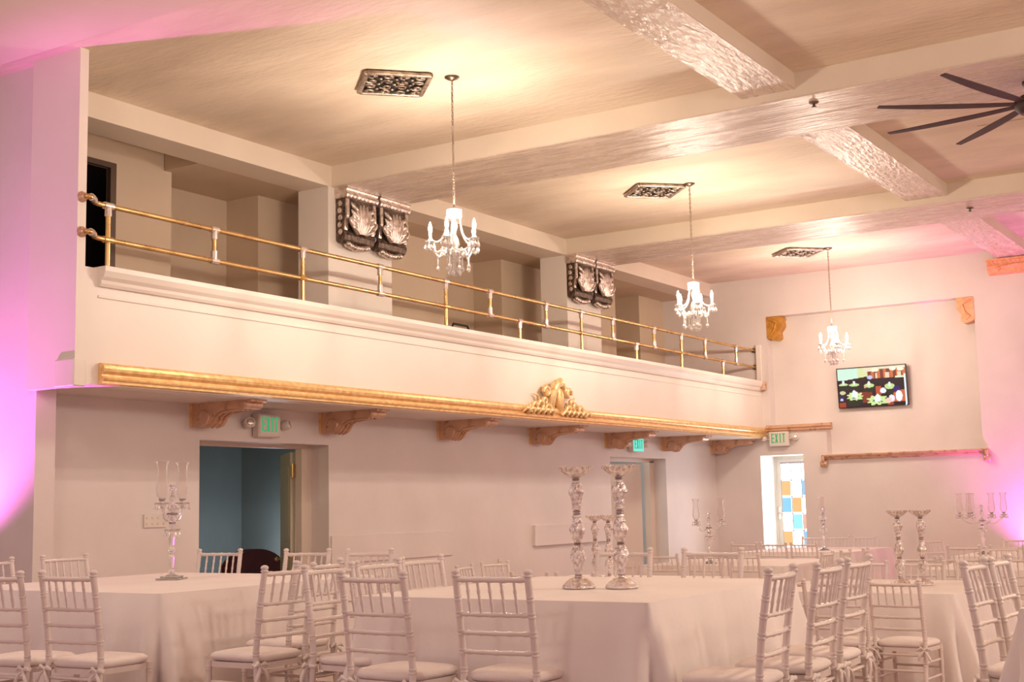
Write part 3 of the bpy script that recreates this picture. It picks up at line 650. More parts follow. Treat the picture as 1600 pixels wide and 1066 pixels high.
# ------------------------------------------------------------------ television, exit signs, outlet
tv = thing('television', 'flat television hung tilted in the wall niche, showing a banquet picture', 'television', (XF + 0.13, 7.41, 3.24))
tv.rotation_euler = (0, radians(-4), 0)
MB().bbox(-0.03, 0.02, -0.645, 0.645, -0.37, 0.37, 0.006).build('tv_frame', 'tv', tv)
MB().box(0.02, 0.11, -0.2, 0.2, -0.15, 0.15).build('wall_mount', 'tv', tv)
def pic(u, v):
    def el(cx, cy, rx, ry): return ((u - cx) / rx) ** 2 + ((v - cy) / ry) ** 2 < 1
    c = (0.018, 0.006, 0.012)
    if v < 0.30 - 0.20 * max(0, u - 0.1): c = (0.62, 0.85, 0.70) if u < 0.3 else (0.70, 0.75, 0.38)
    if u > 0.38 and v < 0.12: c = (0.80, 0.72, 0.50)
    if u > 0.45 and 0.06 + 0.05 * (u < 0.6) < v < 0.30: c = (0.62, 0.16, 0.05) if int(u * 22) % 2 else (0.20, 0.04, 0.03)
    if u > 0.56 and 0.16 < v < 0.30 and int(u * 17) % 3 == 0: c = (0.85, 0.62, 0.45)
    for e in ((0.56, 0.08, 0.06, 0.05), (0.82, 0.07, 0.05, 0.05), (0.93, 0.09, 0.05, 0.05)):
        if el(*e): c = (0.95, 0.85, 0.65)
    if u > 0.85 and 0.27 < v < 0.32: c = (0.75, 0.85, 0.55)
    if 0.55 < u < 0.63 and 0.5 < v < 0.72: c = (0.50, 0.08, 0.03)
    if 0.28 < u < 0.5 and 0.62 < v < 0.9: c = (0.22, 0.035, 0.015)
    if u < 0.10 and v > 0.88: c = (0.35, 0.05, 0.02)
    if u > 0.80 and 0.62 < v < 0.92: c = (0.62, 0.13, 0.04)
    if 0.7 < u < 0.8 and v > 0.85: c = (0.35, 0.06, 0.03)
    for (x, y, rx, ry) in ((0.08, 0.41, 0.07, 0.035), (0.24, 0.43, 0.075, 0.04), (0.46, 0.47, 0.075, 0.055), (0.76, 0.52, 0.075, 0.075)):
        if el(x, y + 0.09, rx, ry * 1.6): c = (0.015, 0.02, 0.015)
        if el(x, y, rx, ry): c = (0.55, 0.70, 0.28)
        if el(x + 0.0, y - 0.05, 0.02, 0.06): c = (0.75, 0.82, 0.80)
    for (x, y, rx, ry) in ((0.24, 0.73, 0.115, 0.10), (0.57, 0.86, 0.145, 0.12)):
        if el(x, y + 0.12, rx, ry * 1.4): c = (0.012, 0.018, 0.012)
        an = math.atan2((v - y) / ry, (u - x) / rx); k_ = 1 + 0.16 * cos(9 * an) + 0.08 * sin(4 * an + x * 20)
        if el(x, y, rx * k_, ry * k_): c = (0.62, 0.78, 0.32)
        if el(x, y, rx * k_ * 0.5, ry * k_ * 0.6) and sin(an * 3 + x * 9) > 0.3: c = (0.05, 0.14, 0.09)
        if el(x, y - 0.05 - 0.02 * sin(u * 90), 0.05, 0.10): c = (0.80, 0.86, 0.84)
    for e, cc in (((0.06, 0.62, 0.045, 0.05), (0.62, 0.60, 0.33)), ((0.05, 0.74, 0.05, 0.06), (0.02, 0.015, 0.06)), ((0.04, 0.80, 0.025, 0.03), (0.55, 0.62, 0.95)), ((0.40, 0.50, 0.02, 0.03), (0.75, 0.32, 0.22)),
                  ((0.66, 0.62, 0.045, 0.07), (0.80, 0.85, 0.95)), ((0.86, 0.60, 0.05, 0.09), (0.03, 0.01, 0.14)), ((0.885, 0.78, 0.05, 0.14), (0.88, 0.90, 0.98)), ((0.78, 0.83, 0.045, 0.09), (0.82, 0.80, 0.95)), ((0.73, 0.88, 0.045, 0.07), (0.90, 0.60, 0.50)), ((0.48, 0.26, 0.04, 0.05), (0.55, 0.55, 0.85))):
        if el(*e): c = cc
    if u > 0.975 and v > 0.22: c = (0.78, 0.85, 0.88)
    return c
def tv_screen():
    nx, ny = 112, 64; vs = []; fs = []; cl = []
    for j in range(ny + 1):
        for i in range(nx + 1): vs.append((-0.0315, 0.625 - 1.25 * i / nx, 0.352 - 0.704 * j / ny))
    for j in range(ny):
        for i in range(nx):
            a = j * (nx + 1) + i; fs.append((a, a + nx + 1, a + nx + 2, a + 1)); cl.append(pic((i + 0.5) / nx, (j + 0.5) / ny))
    mb = MB(); mb.add(vs, fs); m = bpy.data.materials.new('tv_picture'); m.use_nodes = True
    p = m.node_tree.nodes['Principled BSDF']; p.inputs['Base Color'].default_value = (0.01, 0.01, 0.01, 1); p.inputs['Roughness'].default_value = 0.2
    at = m.node_tree.nodes.new('ShaderNodeAttribute'); at.attribute_name = 'picture'
    m.node_tree.links.new(at.outputs['Color'], p.inputs['Emission Color']); p.inputs['Emission Strength'].default_value = 1.1
    o = mb.build('tv_screen', m, tv); me = o.data
    ca_ = me.attributes.new('picture', 'FLOAT_COLOR', 'CORNER'); buf = []
    for c in cl: buf += [*c, 1.0] * 4
    ca_.data.foreach_set('color', buf)
tv_screen()
MB().ball((-0.034, -0.6, -0.362), 0.012, n=8, m=5).build('power_light', emit('blue_led', (0.25, 0.45, 1.0), 3.0), tv)

def exit_letters(o, m, h, w):
    """EXIT built of strokes in the local x-z plane, facing -y"""
    mb = MB(); s = h * 0.10; lw = w * 0.20; gap = (w - 4 * lw) / 3; y0, y1 = -0.004, 0.004
    x = -w / 2
    mb.box(x, x + s, y0, y1, -h / 2, h / 2)
    for z in (-h / 2, -s / 2, h / 2 - s): mb.box(x + s, x + lw, y0, y1, z, z + s)
    x += lw + gap
    for d in (1, -1):
        a, b = (x, x + lw - s) if d > 0 else (x + lw - s, x)
        vs = [(a, y0, -h / 2), (a + s, y0, -h / 2), (b + s, y0, h / 2), (b, y0, h / 2)]; vs += [(q[0], y1, q[2]) for q in vs]
        mb.add(vs, [(0, 1, 2, 3), (7, 6, 5, 4), (0, 4, 5, 1), (1, 5, 6, 2), (2, 6, 7, 3), (3, 7, 4, 0)])
    x += lw + gap
    mb.box(x + lw / 2 - s / 2, x + lw / 2 + s / 2, y0, y1, -h / 2, h / 2)
    x += lw + gap * 0.6
    mb.box(x, x + lw * 1.1, y0, y1, h / 2 - s, h / 2).box(x + lw * 0.55 - s / 2, x + lw * 0.55 + s / 2, y0, y1, -h / 2, h / 2 - s)
    q = mb.build('exit_letters', m, o); return q
def exit_sign(loc, rz, label, face='plastic', letters='exit_green', w=0.36, h=0.26):
    t = thing('exit_sign', label, 'exit sign', loc, rz, 'lit exit signs')
    MB().bbox(-w / 2, w / 2, -0.05, 0.05, -h / 2, h / 2, 0.008).build('sign_body', 'plastic', t)
    MB().bbox(-w / 2 + 0.012, w / 2 - 0.012, -0.056, -0.045, -h / 2 + 0.012, h / 2 - 0.012, 0.003).build('sign_face', face, t)
    q = exit_letters(t, letters, h * 0.64, w * 0.72); q.location = (0, -0.058, 0.012)
    for sx in (-1, 1):
        b = MB().lathe([(0, 0), (0.05, 0), (0.058, 0.02), (0.062, 0.09), (0.05, 0.10), (0, 0.085)], 14, axis='y').build('lamp_head', 'plastic', t)
        b.location = (sx * (w / 2 + 0.10), 0.03, 0.01); b.rotation_euler = (radians(10), 0, pi + sx * radians(25))
        MB().lathe([(0, 0.088), (0.046, 0.096), (0.046, 0.10), (0.02, 0.104), (0, 0.105)], 14, axis='y').build('lamp_lens', 'tee', b)
        MB().tube([(sx * w / 2, 0.02, 0.0), (sx * (w / 2 + 0.06), 0.03, 0.0)], 0.02, 8).build('lamp_arm', 'plastic', t)
    return t
exit_sign((11.13, YB - 0.06, 2.185), 0, 'green lit exit sign over the open dark doorway under the balcony')
exit_sign((20.2, YB - 0.06, 2.21), 0, 'small glowing exit sign over the second doorway, between scroll brackets', 'exit_cyan', 'exit_green', 0.40, 0.24)
exit_sign((XF - 0.06, 9.16, 2.36), -pi / 2, 'green lit exit sign on the far wall over the stained-glass door', w=0.38, h=0.27)
op = thing('outlet_plate', 'four-gang wall plate beside the open dark doorway', 'outlet', (9.54, YB, 1.15))
MB().bbox(-0.15, 0.15, -0.014, 0.0, -0.07, 0.07, 0.004).build('plate', 'plastic', op)
for k in range(4):
    for z in (-0.03, 0.03): MB().bbox(-0.125 + 0.075 * k, -0.10 + 0.075 * k, -0.018, -0.012, z - 0.012, z + 0.012, 0.002).build('socket', 'frame', op)
op = thing('outlet_plate', 'tiny wall outlet low on the wall behind the two chairs', 'outlet', (16.0, YB, 0.40))
MB().bbox(-0.06, 0.06, -0.014, 0.0, -0.08, 0.08, 0.004).build('plate', 'plastic', op)
for z in (-0.03, 0.03): MB().bbox(-0.02, 0.02, -0.018, -0.012, z - 0.015, z + 0.015, 0.002).build('socket', 'frame', op)

# maroon armchair in the teal room
t = thing('armchair', 'dark maroon round-backed armchair inside the teal room behind the doorway', 'armchair', (13.1, 12.45, FL))
arc = [(-0.5 + 1.0 * k / 12, 0.86 + 0.2 * sin(pi * k / 12) ** 0.6) for k in range(13)]
MB().prism([(-0.5, 0.2)] + arc + [(0.5, 0.2)], 'y', 0.0, 0.16).build('backrest', 'maroon', t)
MB().bbox(-0.42, 0.42, 0.16, 0.8, 0.25, 0.48, 0.05).build('seat', 'maroon', t)
for sx in (-1, 1): MB().bbox(sx * 0.46 - 0.06, sx * 0.46 + 0.06, 0.1, 0.8, 0.2, 0.66, 0.04).build('armrest', 'maroon', t)
for sx in (-1, 1):
    for y in (0.08, 0.72): MB().tube([(sx * 0.42, y, 0), (sx * 0.42, y, 0.26)], [0.02, 0.03], 8).build('leg', 'dark_frame', t)

# ------------------------------------------------------------------ tablecloths over rectangular tables
def tablecloth(x0, x1, y0, y1, zf, label, seed, flare=0.19):
    rnd = random.Random(seed); H = 0.755
    cx, cy = (x0 + x1) / 2, (y0 + y1) / 2; hx, hy = (x1 - x0) / 2, (y1 - y0) / 2
    per = []           # (x, y, nx, ny, corner weight)
    N = 64
    def side(ax, ay, bx, by, nx, ny):
        ph = [rnd.uniform(0, 6.28) for _ in range(5)]; L = 1
        for i in range(N):
            s = i / N
            px, py = ax + (bx - ax) * s, ay + (by - ay) * s
            L = sqrt((bx - ax) ** 2 + (by - ay) ** 2); d = min(s, 1 - s) * L
            cw = max(0.0, 1 - d / 0.30)
            wv = 0.45 * sin(s * L * 5.5 + ph[0]) + 0.35 * sin(s * L * 11.3 + ph[1]) + 0.22 * sin(s * L * 19 + ph[2])
            wv = max(wv, -0.3) if wv < 0 else wv ** 1.4
            per.append((px, py, nx, ny, cw, wv))
    side(x0, y0, x1, y0, 0, -1); side(x1, y0, x1, y1, 1, 0); side(x1, y1, x0, y1, 0, 1); side(x0, y1, x0, y0, -1, 0)
    n = len(per); K = 12; vs = []
    for k in range(K + 1):
        t = k / K
        for i, (px, py, nx, ny, cw, wv) in enumerate(per):
            # outward direction blends to the diagonal near a corner
            dx, dy = (px - cx) / hx, (py - cy) / hy
            gx = nx + (abs(dx) > 0.999 and abs(dy) > 0.999) * 0
            q = i % N
            nxt = per[(i + N - q) % n]; prv = per[(i - q - 1) % n]
            s = q / N
            if s < 0.5: ox, oy = prv[2], prv[3]
            else: ox, oy = nxt[2], nxt[3]
            c2 = max(0.0, 1 - (1 - cw) * 0.30 / 0.2) ** 0.7 * 0.9
            ddx, ddy = nx + ox * c2, ny + oy * c2
            dd = (1 - cw) * 0.30                       # distance from the corner: a wing of cloth on each side, a tuck between
            wing = math.exp(-((dd - 0.085) / 0.05) ** 2) - 0.75 * math.exp(-(dd / 0.028) ** 2)
            out = t ** 0.8 * (0.045 + 0.12 * wv * (1 - cw)) + t ** 1.25 * flare * wing + t * 0.03
            rr = 0.012 * sin(min(1, t * 6) * pi / 2)
            vs.append((px + ddx * (out + rr), py + ddy * (out + rr), zf + H - (H - 0.012) * t - (0.006 if k else 0)))
    fs = [(k * n + i, (k + 1) * n + i, (k + 1) * n + (i + 1) % n, k * n + (i + 1) % n) for k in range(K) for i in range(n)]
    mb = MB(); mb.add(vs, fs, True)
    mb.add(vs[:n], [tuple(range(n))], False)
    o = mb.build('tablecloth', 'cloth'); tag(o, label, 'tablecloth', 'floor-length white tablecloths')
    return o
T1 = (5.50, 7.50, 6.00, 8.05); T2 = (5.66, 7.58, 2.89, 4.64); T4 = (5.80, 7.7, -0.6, 1.25)
T3 = (11.2, 13.05, 2.92, 4.70); T10 = (11.3, 13.3, 5.8, 7.7); T8 = (15.45, 17.4, 6.03, 8.0); T9 = (19.7, 21.7, 6.6, 8.4); T6 = (14.9, 16.7, 2.4, 4.25); T7 = (18.2, 20.2, 2.5, 4.75)
tablecloth(*T1, 0, 'white tablecloth under the single two-arm candelabra, before the open dark doorway', 1)
tablecloth(*T2, 0, 'white tablecloth in front, holding the two tall silver candle holders', 2, 0.16)
tablecloth(*T4, 0, 'white tablecloth cut off at the frame edge, with two chair backs tucked to it', 4, 0.19)
tablecloth(*T3, FL, 'white tablecloth beyond the front table, holding two small-looking silver holders', 3)
tablecloth(*T10, FL, 'white tablecloth mostly hidden behind the front table, before the blank wall', 10)
tablecloth(*T8, FL, 'white tablecloth with a two-arm candelabra, before the second doorway', 8)
tablecloth(*T9, FL, 'white tablecloth near the far wall, in front of the stained-glass door', 9)
tablecloth(*T6, FL, 'white tablecloth between the silver pair and the many-armed candelabra', 6)
tablecloth(*T7, FL, 'white tablecloth under the many-armed candelabra by the far wall', 7)

# ------------------------------------------------------------------ chiavari chair
def ringed(path_fn, z0, z1, base, rings, n=9, top=None, taper=None):
    """turned post: samples along z with bamboo double rings"""
    zs = {z0, z1}
    k = 10
    for i in range(k + 1): zs.add(z0 + (z1 - z0) * i / k)
    for r in rings:
        for d in (-0.018, -0.013, -0.008, -0.004, 0.0, 0.004, 0.008, 0.013, 0.018): 
            if z0 <= r + d <= z1: zs.add(r + d)
    zs = sorted(zs); P = []; R = []
    for z in zs:
        rr = base * (taper(z) if taper else 1)
        for r in rings:
            d = abs(z - r)
            if abs(d - 0.008) < 0.002: rr = base * 1.22
            elif d < 0.003: rr = base * 0.98
        P.append(path_fn(z)); R.append(rr)
    return P, R
def make_chair(label):
    t = thing('chiavari_chair', label, 'chair', (0, 0, 0), 0, 'white chiavari chairs at the tables')
    BY = 0.2
    def back_x(z):
        if z < 0.44: return -0.19 - 0.055 * ((0.44 - z) / 0.44) ** 1.5
        return -0.19 - 0.068 * ((z - 0.44) / 0.48) ** 1.35
    rings = [0.79, 0.713, 0.625, 0.535, 0.447, 0.27, 0.13]
    for sy in (-1, 1):
        P, R = ringed(lambda z: (back_x(z), sy * BY, z), 0.0, 0.89, 0.0172, rings, taper=lambda z: 0.86 + 0.14 * min(1, z / 0.3))
        mb = MB().tube(P, R, 9)
        x = back_x(0.89)
        mb.lathe([(0.0172, 0.0), (0.022, 0.004), (0.022, 0.009), (0.014, 0.013), (0.020, 0.018), (0.0225, 0.026), (0.018, 0.034), (0.008, 0.039), (0, 0.040)], 10, (x, sy * BY, 0.888))
        mb.build('rear_leg', 'chair', t)
        P, R = ringed(lambda z: (0.175 + 0.01 * (0.43 - z), sy * 0.19, z), 0.0, 0.398, 0.0165, [0.355, 0.25, 0.13], taper=lambda z: 0.85 + 0.15 * min(1, z / 0.3))
        MB().tube(P, R, 9).build('front_leg', 'chair', t)
    def rail(z, r, bow):
        P = []; R = []; n = 21
        for i in range(n):
            s = i / (n - 1); y = -BY + 2 * BY * s
            P.append((back_x(z) - bow * sin(pi * s), y, z)); R.append(r * (1.25 if i % 4 == 2 else 1.0))
        return MB().tube(P, R, 8)
    rail(0.878, 0.0125, 0.028).build('top_rail', 'chair', t)
    for z in (0.713, 0.625, 0.535): rail(z, 0.0105, 0.022).build('back_rail', 'chair', t)
    for k in range(5):
        y = (k - 2) * 0.065; b0 = 0.028 * cos(y / BY * pi / 2); b1 = 0.022 * cos(y / BY * pi / 2)
        P = []; R = []
        for i in range(13):
            s = i / 12; z = 0.713 + 0.165 * s
            P.append((back_x(z) - b1 - (b0 - b1) * s, y, z)); R.append(0.0072 * (1.35 if i in (4, 8) else 1.0))
        MB().tube(P, R, 7).build('spindle', 'chair', t)
    # seat frame and cushion
    def outline(sc, n=40, fx=0.0):
        o = []
        for i in range(n):
            a = 2 * pi * i / n; c, s = cos(a), sin(a); e = 0.42
            x = 0.202 * sc * (abs(c) ** e) * (1 if c > 0 else -1); y = 0.206 * sc * (abs(s) ** e) * (1 if s > 0 else -1)
            y *= 0.985 + 0.06 * (x / 0.2) * 0.5
            o.append((x - 0.003, y))
        return o
    o1 = outline(1.0)
    MB().prism(o1, 'z', 0.365, 0.395).build('seat_frame', 'chair', t)
    mb = MB(); prof = [(0.90, 0.396), (0.985, 0.404), (1.02, 0.416), (1.0, 0.430), (0.93, 0.440), (0.75, 0.446), (0.4, 0.449), (0.05, 0.450)]
    vs = []; n = 40
    for sc, z in prof: vs += [(x, y, z + 0.002 * sin(9 * x + 7 * y)) for x, y in outline(sc)]
    fs = [(i * n + j, i * n + (j + 1) % n, (i + 1) * n + (j + 1) % n, (i + 1) * n + j) for i in range(len(prof) - 1) for j in range(n)]
    mb.add(vs, fs, True); mb.add(vs[-n:], [tuple(range(n))], True); mb.add(vs[:n], [tuple(range(n - 1, -1, -1))])
    mb.build('cushion', 'cushion', t)
    for sy in (-1, 1):                      # bow tied round the rear leg
        mb = MB(); x = back_x(0.383); zz = -0.042; y = sy * BY
        mb.torus((x, y, 0.428 + zz), 0.019, 0.006, 12, 6, sc=(1, 1, 1.8))
        mb.ball((x - 0.024, y, 0.428 + zz), 0.012, n=8, m=5)
        for a, l, dz in ((0.6, 0.055, 0.012), (-0.7, 0.05, 0.006)):
            mb.tube([(x - 0.024, y, 0.428 + zz), (x - 0.035, y + a * 0.04, 0.432 + dz + zz), (x - 0.03, y + a * 0.085, 0.424 + zz)], [0.004, 0.013, 0.005], 6)
            mb.tube([(x - 0.026, y, 0.425 + zz), (x - 0.042, y + a * 0.03, 0.405 + zz), (x - 0.045, y + a * 0.06, 0.37 + zz), (x - 0.04, y + a * 0.075, 0.345 + zz)], [0.004, 0.010, 0.011, 0.008], 6)
        mb.build('cushion_tie', 'cushion', t)
    def bar(a, b, r=0.0095):
        a, b = Vector(a), Vector(b); P = [a + (b - a) * (i / 12) for i in range(13)]
        return MB().tube(P, [r * (1.3 if i in (3, 9) else 1) for i in range(13)], 7).build('stretcher', 'chair', t)
    for sy in (-1, 1):
        for z in (0.16, 0.28): bar((back_x(z), sy * 0.19, z), (0.177, sy * 0.185, z))
    bar((0.177, -0.185, 0.22), (0.177, 0.185, 0.22)); bar((back_x(0.22), -BY, 0.22), (back_x(0.22), BY, 0.22)); bar((back_x(0.34), -BY, 0.34), (back_x(0.34), BY, 0.34))
    return t
CHAIRS = [  # back-top x, y, facing degrees, floor, label
 (4.83, 6.00, 3, 0, 'white chiavari chair back to us at the candelabra table, near the pleated cloth corner'),
 (4.72, 6.47, 4, 0, 'white chiavari chair cut off at the candelabra table, beside the fully seen one'),
 (6.90, 8.60, -92, 0, 'white chiavari chair behind the candelabra table in front of the flush wall panel'),
 (6.20, 8.58, -90, 0, 'white chiavari chair behind the candelabra table against the pink-lit pier'),
 (5.65, 5.12, 90, 0, 'white chiavari chair seen side-on at the candelabra table, below the maroon armchair'),
 (6.22, 5.40, 90, 0, 'second white chiavari chair along the candelabra table side, half behind the side-on one'),
 (7.93, 7.95, 190, 0, 'brightly lit white chiavari chair back directly in front of the open dark doorway'),
 (7.95, 7.02, 187, 0, 'white chiavari chair back in front of the hinged door jamb'),
 (7.95, 6.40, 184, 0, 'white chiavari chair back before the wall panel beside the doorway'),
 (5.75, 4.93, -90, 0, 'white chiavari chair at the front table end, back to back with the side-on chair'),
 (6.28, 5.00, -90, 0, 'second white chiavari chair along the front table end, crowded by other chair backs'),
 (6.78, 5.05, -91, 0, 'third white chiavari chair along the front table end, below the low wall panel'),
 (5.10, 4.10, -3, 0, 'white chiavari chair back to us at the front table, beside the side-on chair'),
 (5.26, 3.51, 2, 0, 'white chiavari chair at the front table, back to us, before the two tall silver holders'),
 (8.02, 4.26, 180, 0, 'white chiavari chair facing us across the front table, behind the two tall silver holders'),
 (8.02, 3.61, 180, 0, 'white chiavari chair facing us across the front table, clear of the silver holders'),
 (5.80, 2.27, 95, 0, 'white chiavari chair on the long side of the front table, first of three'),
 (6.32, 2.23, 93, 0, 'white chiavari chair on the long side of the front table, middle of three'),
 (6.83, 2.25, 92, 0, 'white chiavari chair on the long side of the front table, last of three'),
 (6.52, 1.60, -90, 0, 'white chiavari chair tucked against the cut-off tablecloth, first of two'),
 (6.94, 1.58, -89, 0, 'white chiavari chair tucked against the cut-off tablecloth, second of two'),
 (10.22, 4.03, 0, FL, 'pale chiavari chair seen through other chair backs, first of three before the small silver pair'),
 (10.25, 3.56, 2, FL, 'pale chiavari chair on the lower floor, middle of three before the small silver pair'),
 (10.38, 3.16, -4, FL, 'pale chiavari chair fully seen below the small silver pair, tie bows at its legs'),
 (13.46, 3.25, 180, FL, 'white chiavari chair behind the small silver pair, toward the tucked chairs'),
 (13.46, 3.78, 182, FL, 'white chiavari chair directly behind the small silver pair'),
 (13.46, 4.35, 178, FL, 'white chiavari chair behind the small silver pair, toward the stained-glass door'),
 (14.40, 4.12, 3, FL, 'white chiavari chair at the third table row, just past the small silver pair'),
 (14.40, 3.66, 0, FL, 'white chiavari chair at the third table row, under the many-armed candelabra'),
 (14.40, 3.15, 0, FL, 'white chiavari chair at the third table row, behind the tucked chair backs'),
 (17.20, 3.85, 180, FL, 'white chiavari chair facing us at the third table row, by the candelabra foot'),
 (17.20, 3.25, 180, FL, 'white chiavari chair facing us at the third table row, toward the pink-lit wall'),
 (17.70, 4.45, 0, FL, 'white chiavari chair at the many-armed candelabra table, back rail beside the stem'),
 (17.72, 3.92, 2, FL, 'white chiavari chair at the many-armed candelabra table, back to us, in pinkish light'),
 (20.65, 4.40, 180, FL, 'white chiavari chair facing us beyond the many-armed candelabra'),
 (20.65, 3.80, 180, FL, 'white chiavari chair facing us beyond the many-armed candelabra, in the magenta glow'),
 (20.30, 5.55, -118, FL, 'white chiavari chair standing askew alone against the far wall below the gold shelf'),
 (14.97, 6.86, 0, FL, 'white chiavari chair at the far candelabra table, back to us, below the candelabra stem'),
 (14.98, 6.36, -3, FL, 'white chiavari chair at the far candelabra table, back to us, at its bare corner'),
 (14.96, 7.42, 2, FL, 'white chiavari chair at the far candelabra table, back to us, before the second doorway'),
 (15.76, 5.58, 90, FL, 'white chiavari chair on the far candelabra table side, first of three'),
 (16.32, 5.54, 93, FL, 'white chiavari chair on the far candelabra table side, middle of three'),
 (16.92, 5.48, 100, FL, 'white chiavari chair on the far candelabra table side, last of three, turned askew'),
 (19.13, 8.09, 0, FL, 'white chiavari chair before the stained-glass door, at the white reveal'),
 (19.08, 7.60, 0, FL, 'white chiavari chair before the stained-glass door, at the pale door stile'),
 (19.05, 7.11, -2, FL, 'white chiavari chair before the stained-glass panes'),
 (22.35, 8.15, 180, FL, 'pale chiavari chair along the far wall, touching the stained-glass door opening'),
 (22.40, 7.74, 182, FL, 'pale chiavari chair along the far wall, middle of three below the gold shelf end'),
 (22.42, 7.26, 179, FL, 'pale chiavari chair along the far wall, last of three toward the small silver pair'),
 (10.79, 6.76, 0, FL, 'chiavari chair top rail peeping over the front tablecloth, first of two'),
 (10.86, 6.30, 0, FL, 'chiavari chair top rail peeping over the front tablecloth behind the tall silver holder'),
 (12.10, 8.42, -80, FL, 'lone chiavari chair by the blank wall, tilted back rail, first of two'),
 (12.86, 8.52, -104, FL, 'lone chiavari chair by the blank wall, second of two'),
]
proto = None
for (bx, by, deg, fz, lab) in CHAIRS:
    a = radians(deg); loc = (bx + 0.258 * cos(a), by + 0.258 * sin(a), fz)
    if proto is None:
        proto = make_chair(lab); proto.location = loc; proto.rotation_euler = (0, 0, a)
    else:
        copy_thing(proto, loc, a, lab)

# ------------------------------------------------------------------ tall silver candle holders
def holder(loc, label, first=None, rz=0.0):
    if first is not None: return copy_thing(first, loc, rz, label)
    t = thing('candle_holder', label, 'candle holder', loc, rz, 'tall silver candle holders')
    tw = lambda w, z: 1.10 + 0.07 * cos(9 * w + z * 95) + 0.07 * cos(9 * w - z * 95)
    def prof(pts, k=7):
        out = []
        for (r0, z0), (r1, z1) in zip(pts, pts[1:]):
            for i in range(k):
                s = i / k; s2 = s * s * (3 - 2 * s); out.append((r0 + (r1 - r0) * s2, z0 + (z1 - z0) * s))
        out.append(pts[-1]); return out
    MB().lathe([(0.0, 0.003), (0.080, 0.0), (0.085, 0.006), (0.080, 0.020), (0.068, 0.038), (0.048, 0.054), (0.022, 0.064), (0.018, 0.072), (0, 0.072)], 48, mod=lambda w, z: 1 + 0.13 * abs(cos(8 * w)) * max(0, 1 - z / 0.06), smooth=False).build('foot', 'mercury', t)
    bd = MB().ball((0, 0, 0), 0.0085, (1, 1, 1.3), 6, 4).mesh('rim_bead', 'mercury')
    for k in range(18): put('rim_bead', bd, t, (0.083 * cos(2 * pi * k / 18), 0.083 * sin(2 * pi * k / 18), 0.012))
    for k in range(16): put('rim_bead', bd, t, (0.088 * cos(2 * pi * k / 16), 0.088 * sin(2 * pi * k / 16), 0.668))
    mb = MB()
    for pts in ([(0.016, 0.075), (0.022, 0.12), (0.038, 0.172), (0.030, 0.215), (0.018, 0.238)], [(0.018, 0.255), (0.028, 0.285), (0.038, 0.318), (0.026, 0.362), (0.020, 0.388)], [(0.020, 0.445), (0.024, 0.478), (0.038, 0.54), (0.028, 0.572), (0.018, 0.592)]):
        mb.lathe(prof(pts), 36, mod=tw, smooth=False)
    mb.build('glass_bulge', 'mercury', t)
    for z, r in ((0.238, 0.022), (0.247, 0.022), (0.072, 0.021), (0.598, 0.021), (0.606, 0.021), (0.41, 0.024), (0.422, 0.024)):
        MB().lathe([(0.014, z - 0.002), (r, z), (r, z + 0.005), (0.014, z + 0.007)], 20).build('metal_ring', 'chrome', t)
    MB().lathe([(0.018, 0.386), (0.027, 0.394), (0.027, 0.400), (0.018, 0.407), (0.018, 0.432), (0.028, 0.437), (0.028, 0.444), (0.018, 0.449)], 24).build('collar', 'mercury', t)
    mb = MB()
    mb.lathe([(0.0, 0.612), (0.024, 0.612), (0.034, 0.618), (0.055, 0.632), (0.072, 0.648), (0.086, 0.672), (0.081, 0.672), (0.066, 0.650), (0.045, 0.636), (0.0, 0.626)], 56, mod=lambda w, z: 1.04 + 0.17 * abs(cos(8 * w)) * max(0, (z - 0.62) / 0.05) - 0.05, smooth=False)
    mb.build('petal_bowl', 'mercury', t)
    return t
h0 = holder((6.49, 3.74, 0.757), 'tall silver mercury-glass candle holder on the front table, nearer the doorway wall')
holder((6.55, 3.50, 0.757), 'tall silver mercury-glass candle holder on the front table, nearer the table corner', h0, 0.3)
holder((12.25, 3.66, FL + 0.757), 'silver candle holder of the smaller-looking pair, beside the gold shelf end', h0, 0.2)
holder((12.25, 3.45, FL + 0.757), 'silver candle holder of the smaller-looking pair, toward the many-armed candelabra', h0, 0.7)
holder((12.22, 6.67, FL + 0.757), 'small-looking silver candle holder between the two tall front ones', h0, 0.5)
holder((12.4, 6.93, FL + 0.757), 'small-looking silver candle holder half hidden behind a tall front one', h0, 0.9)

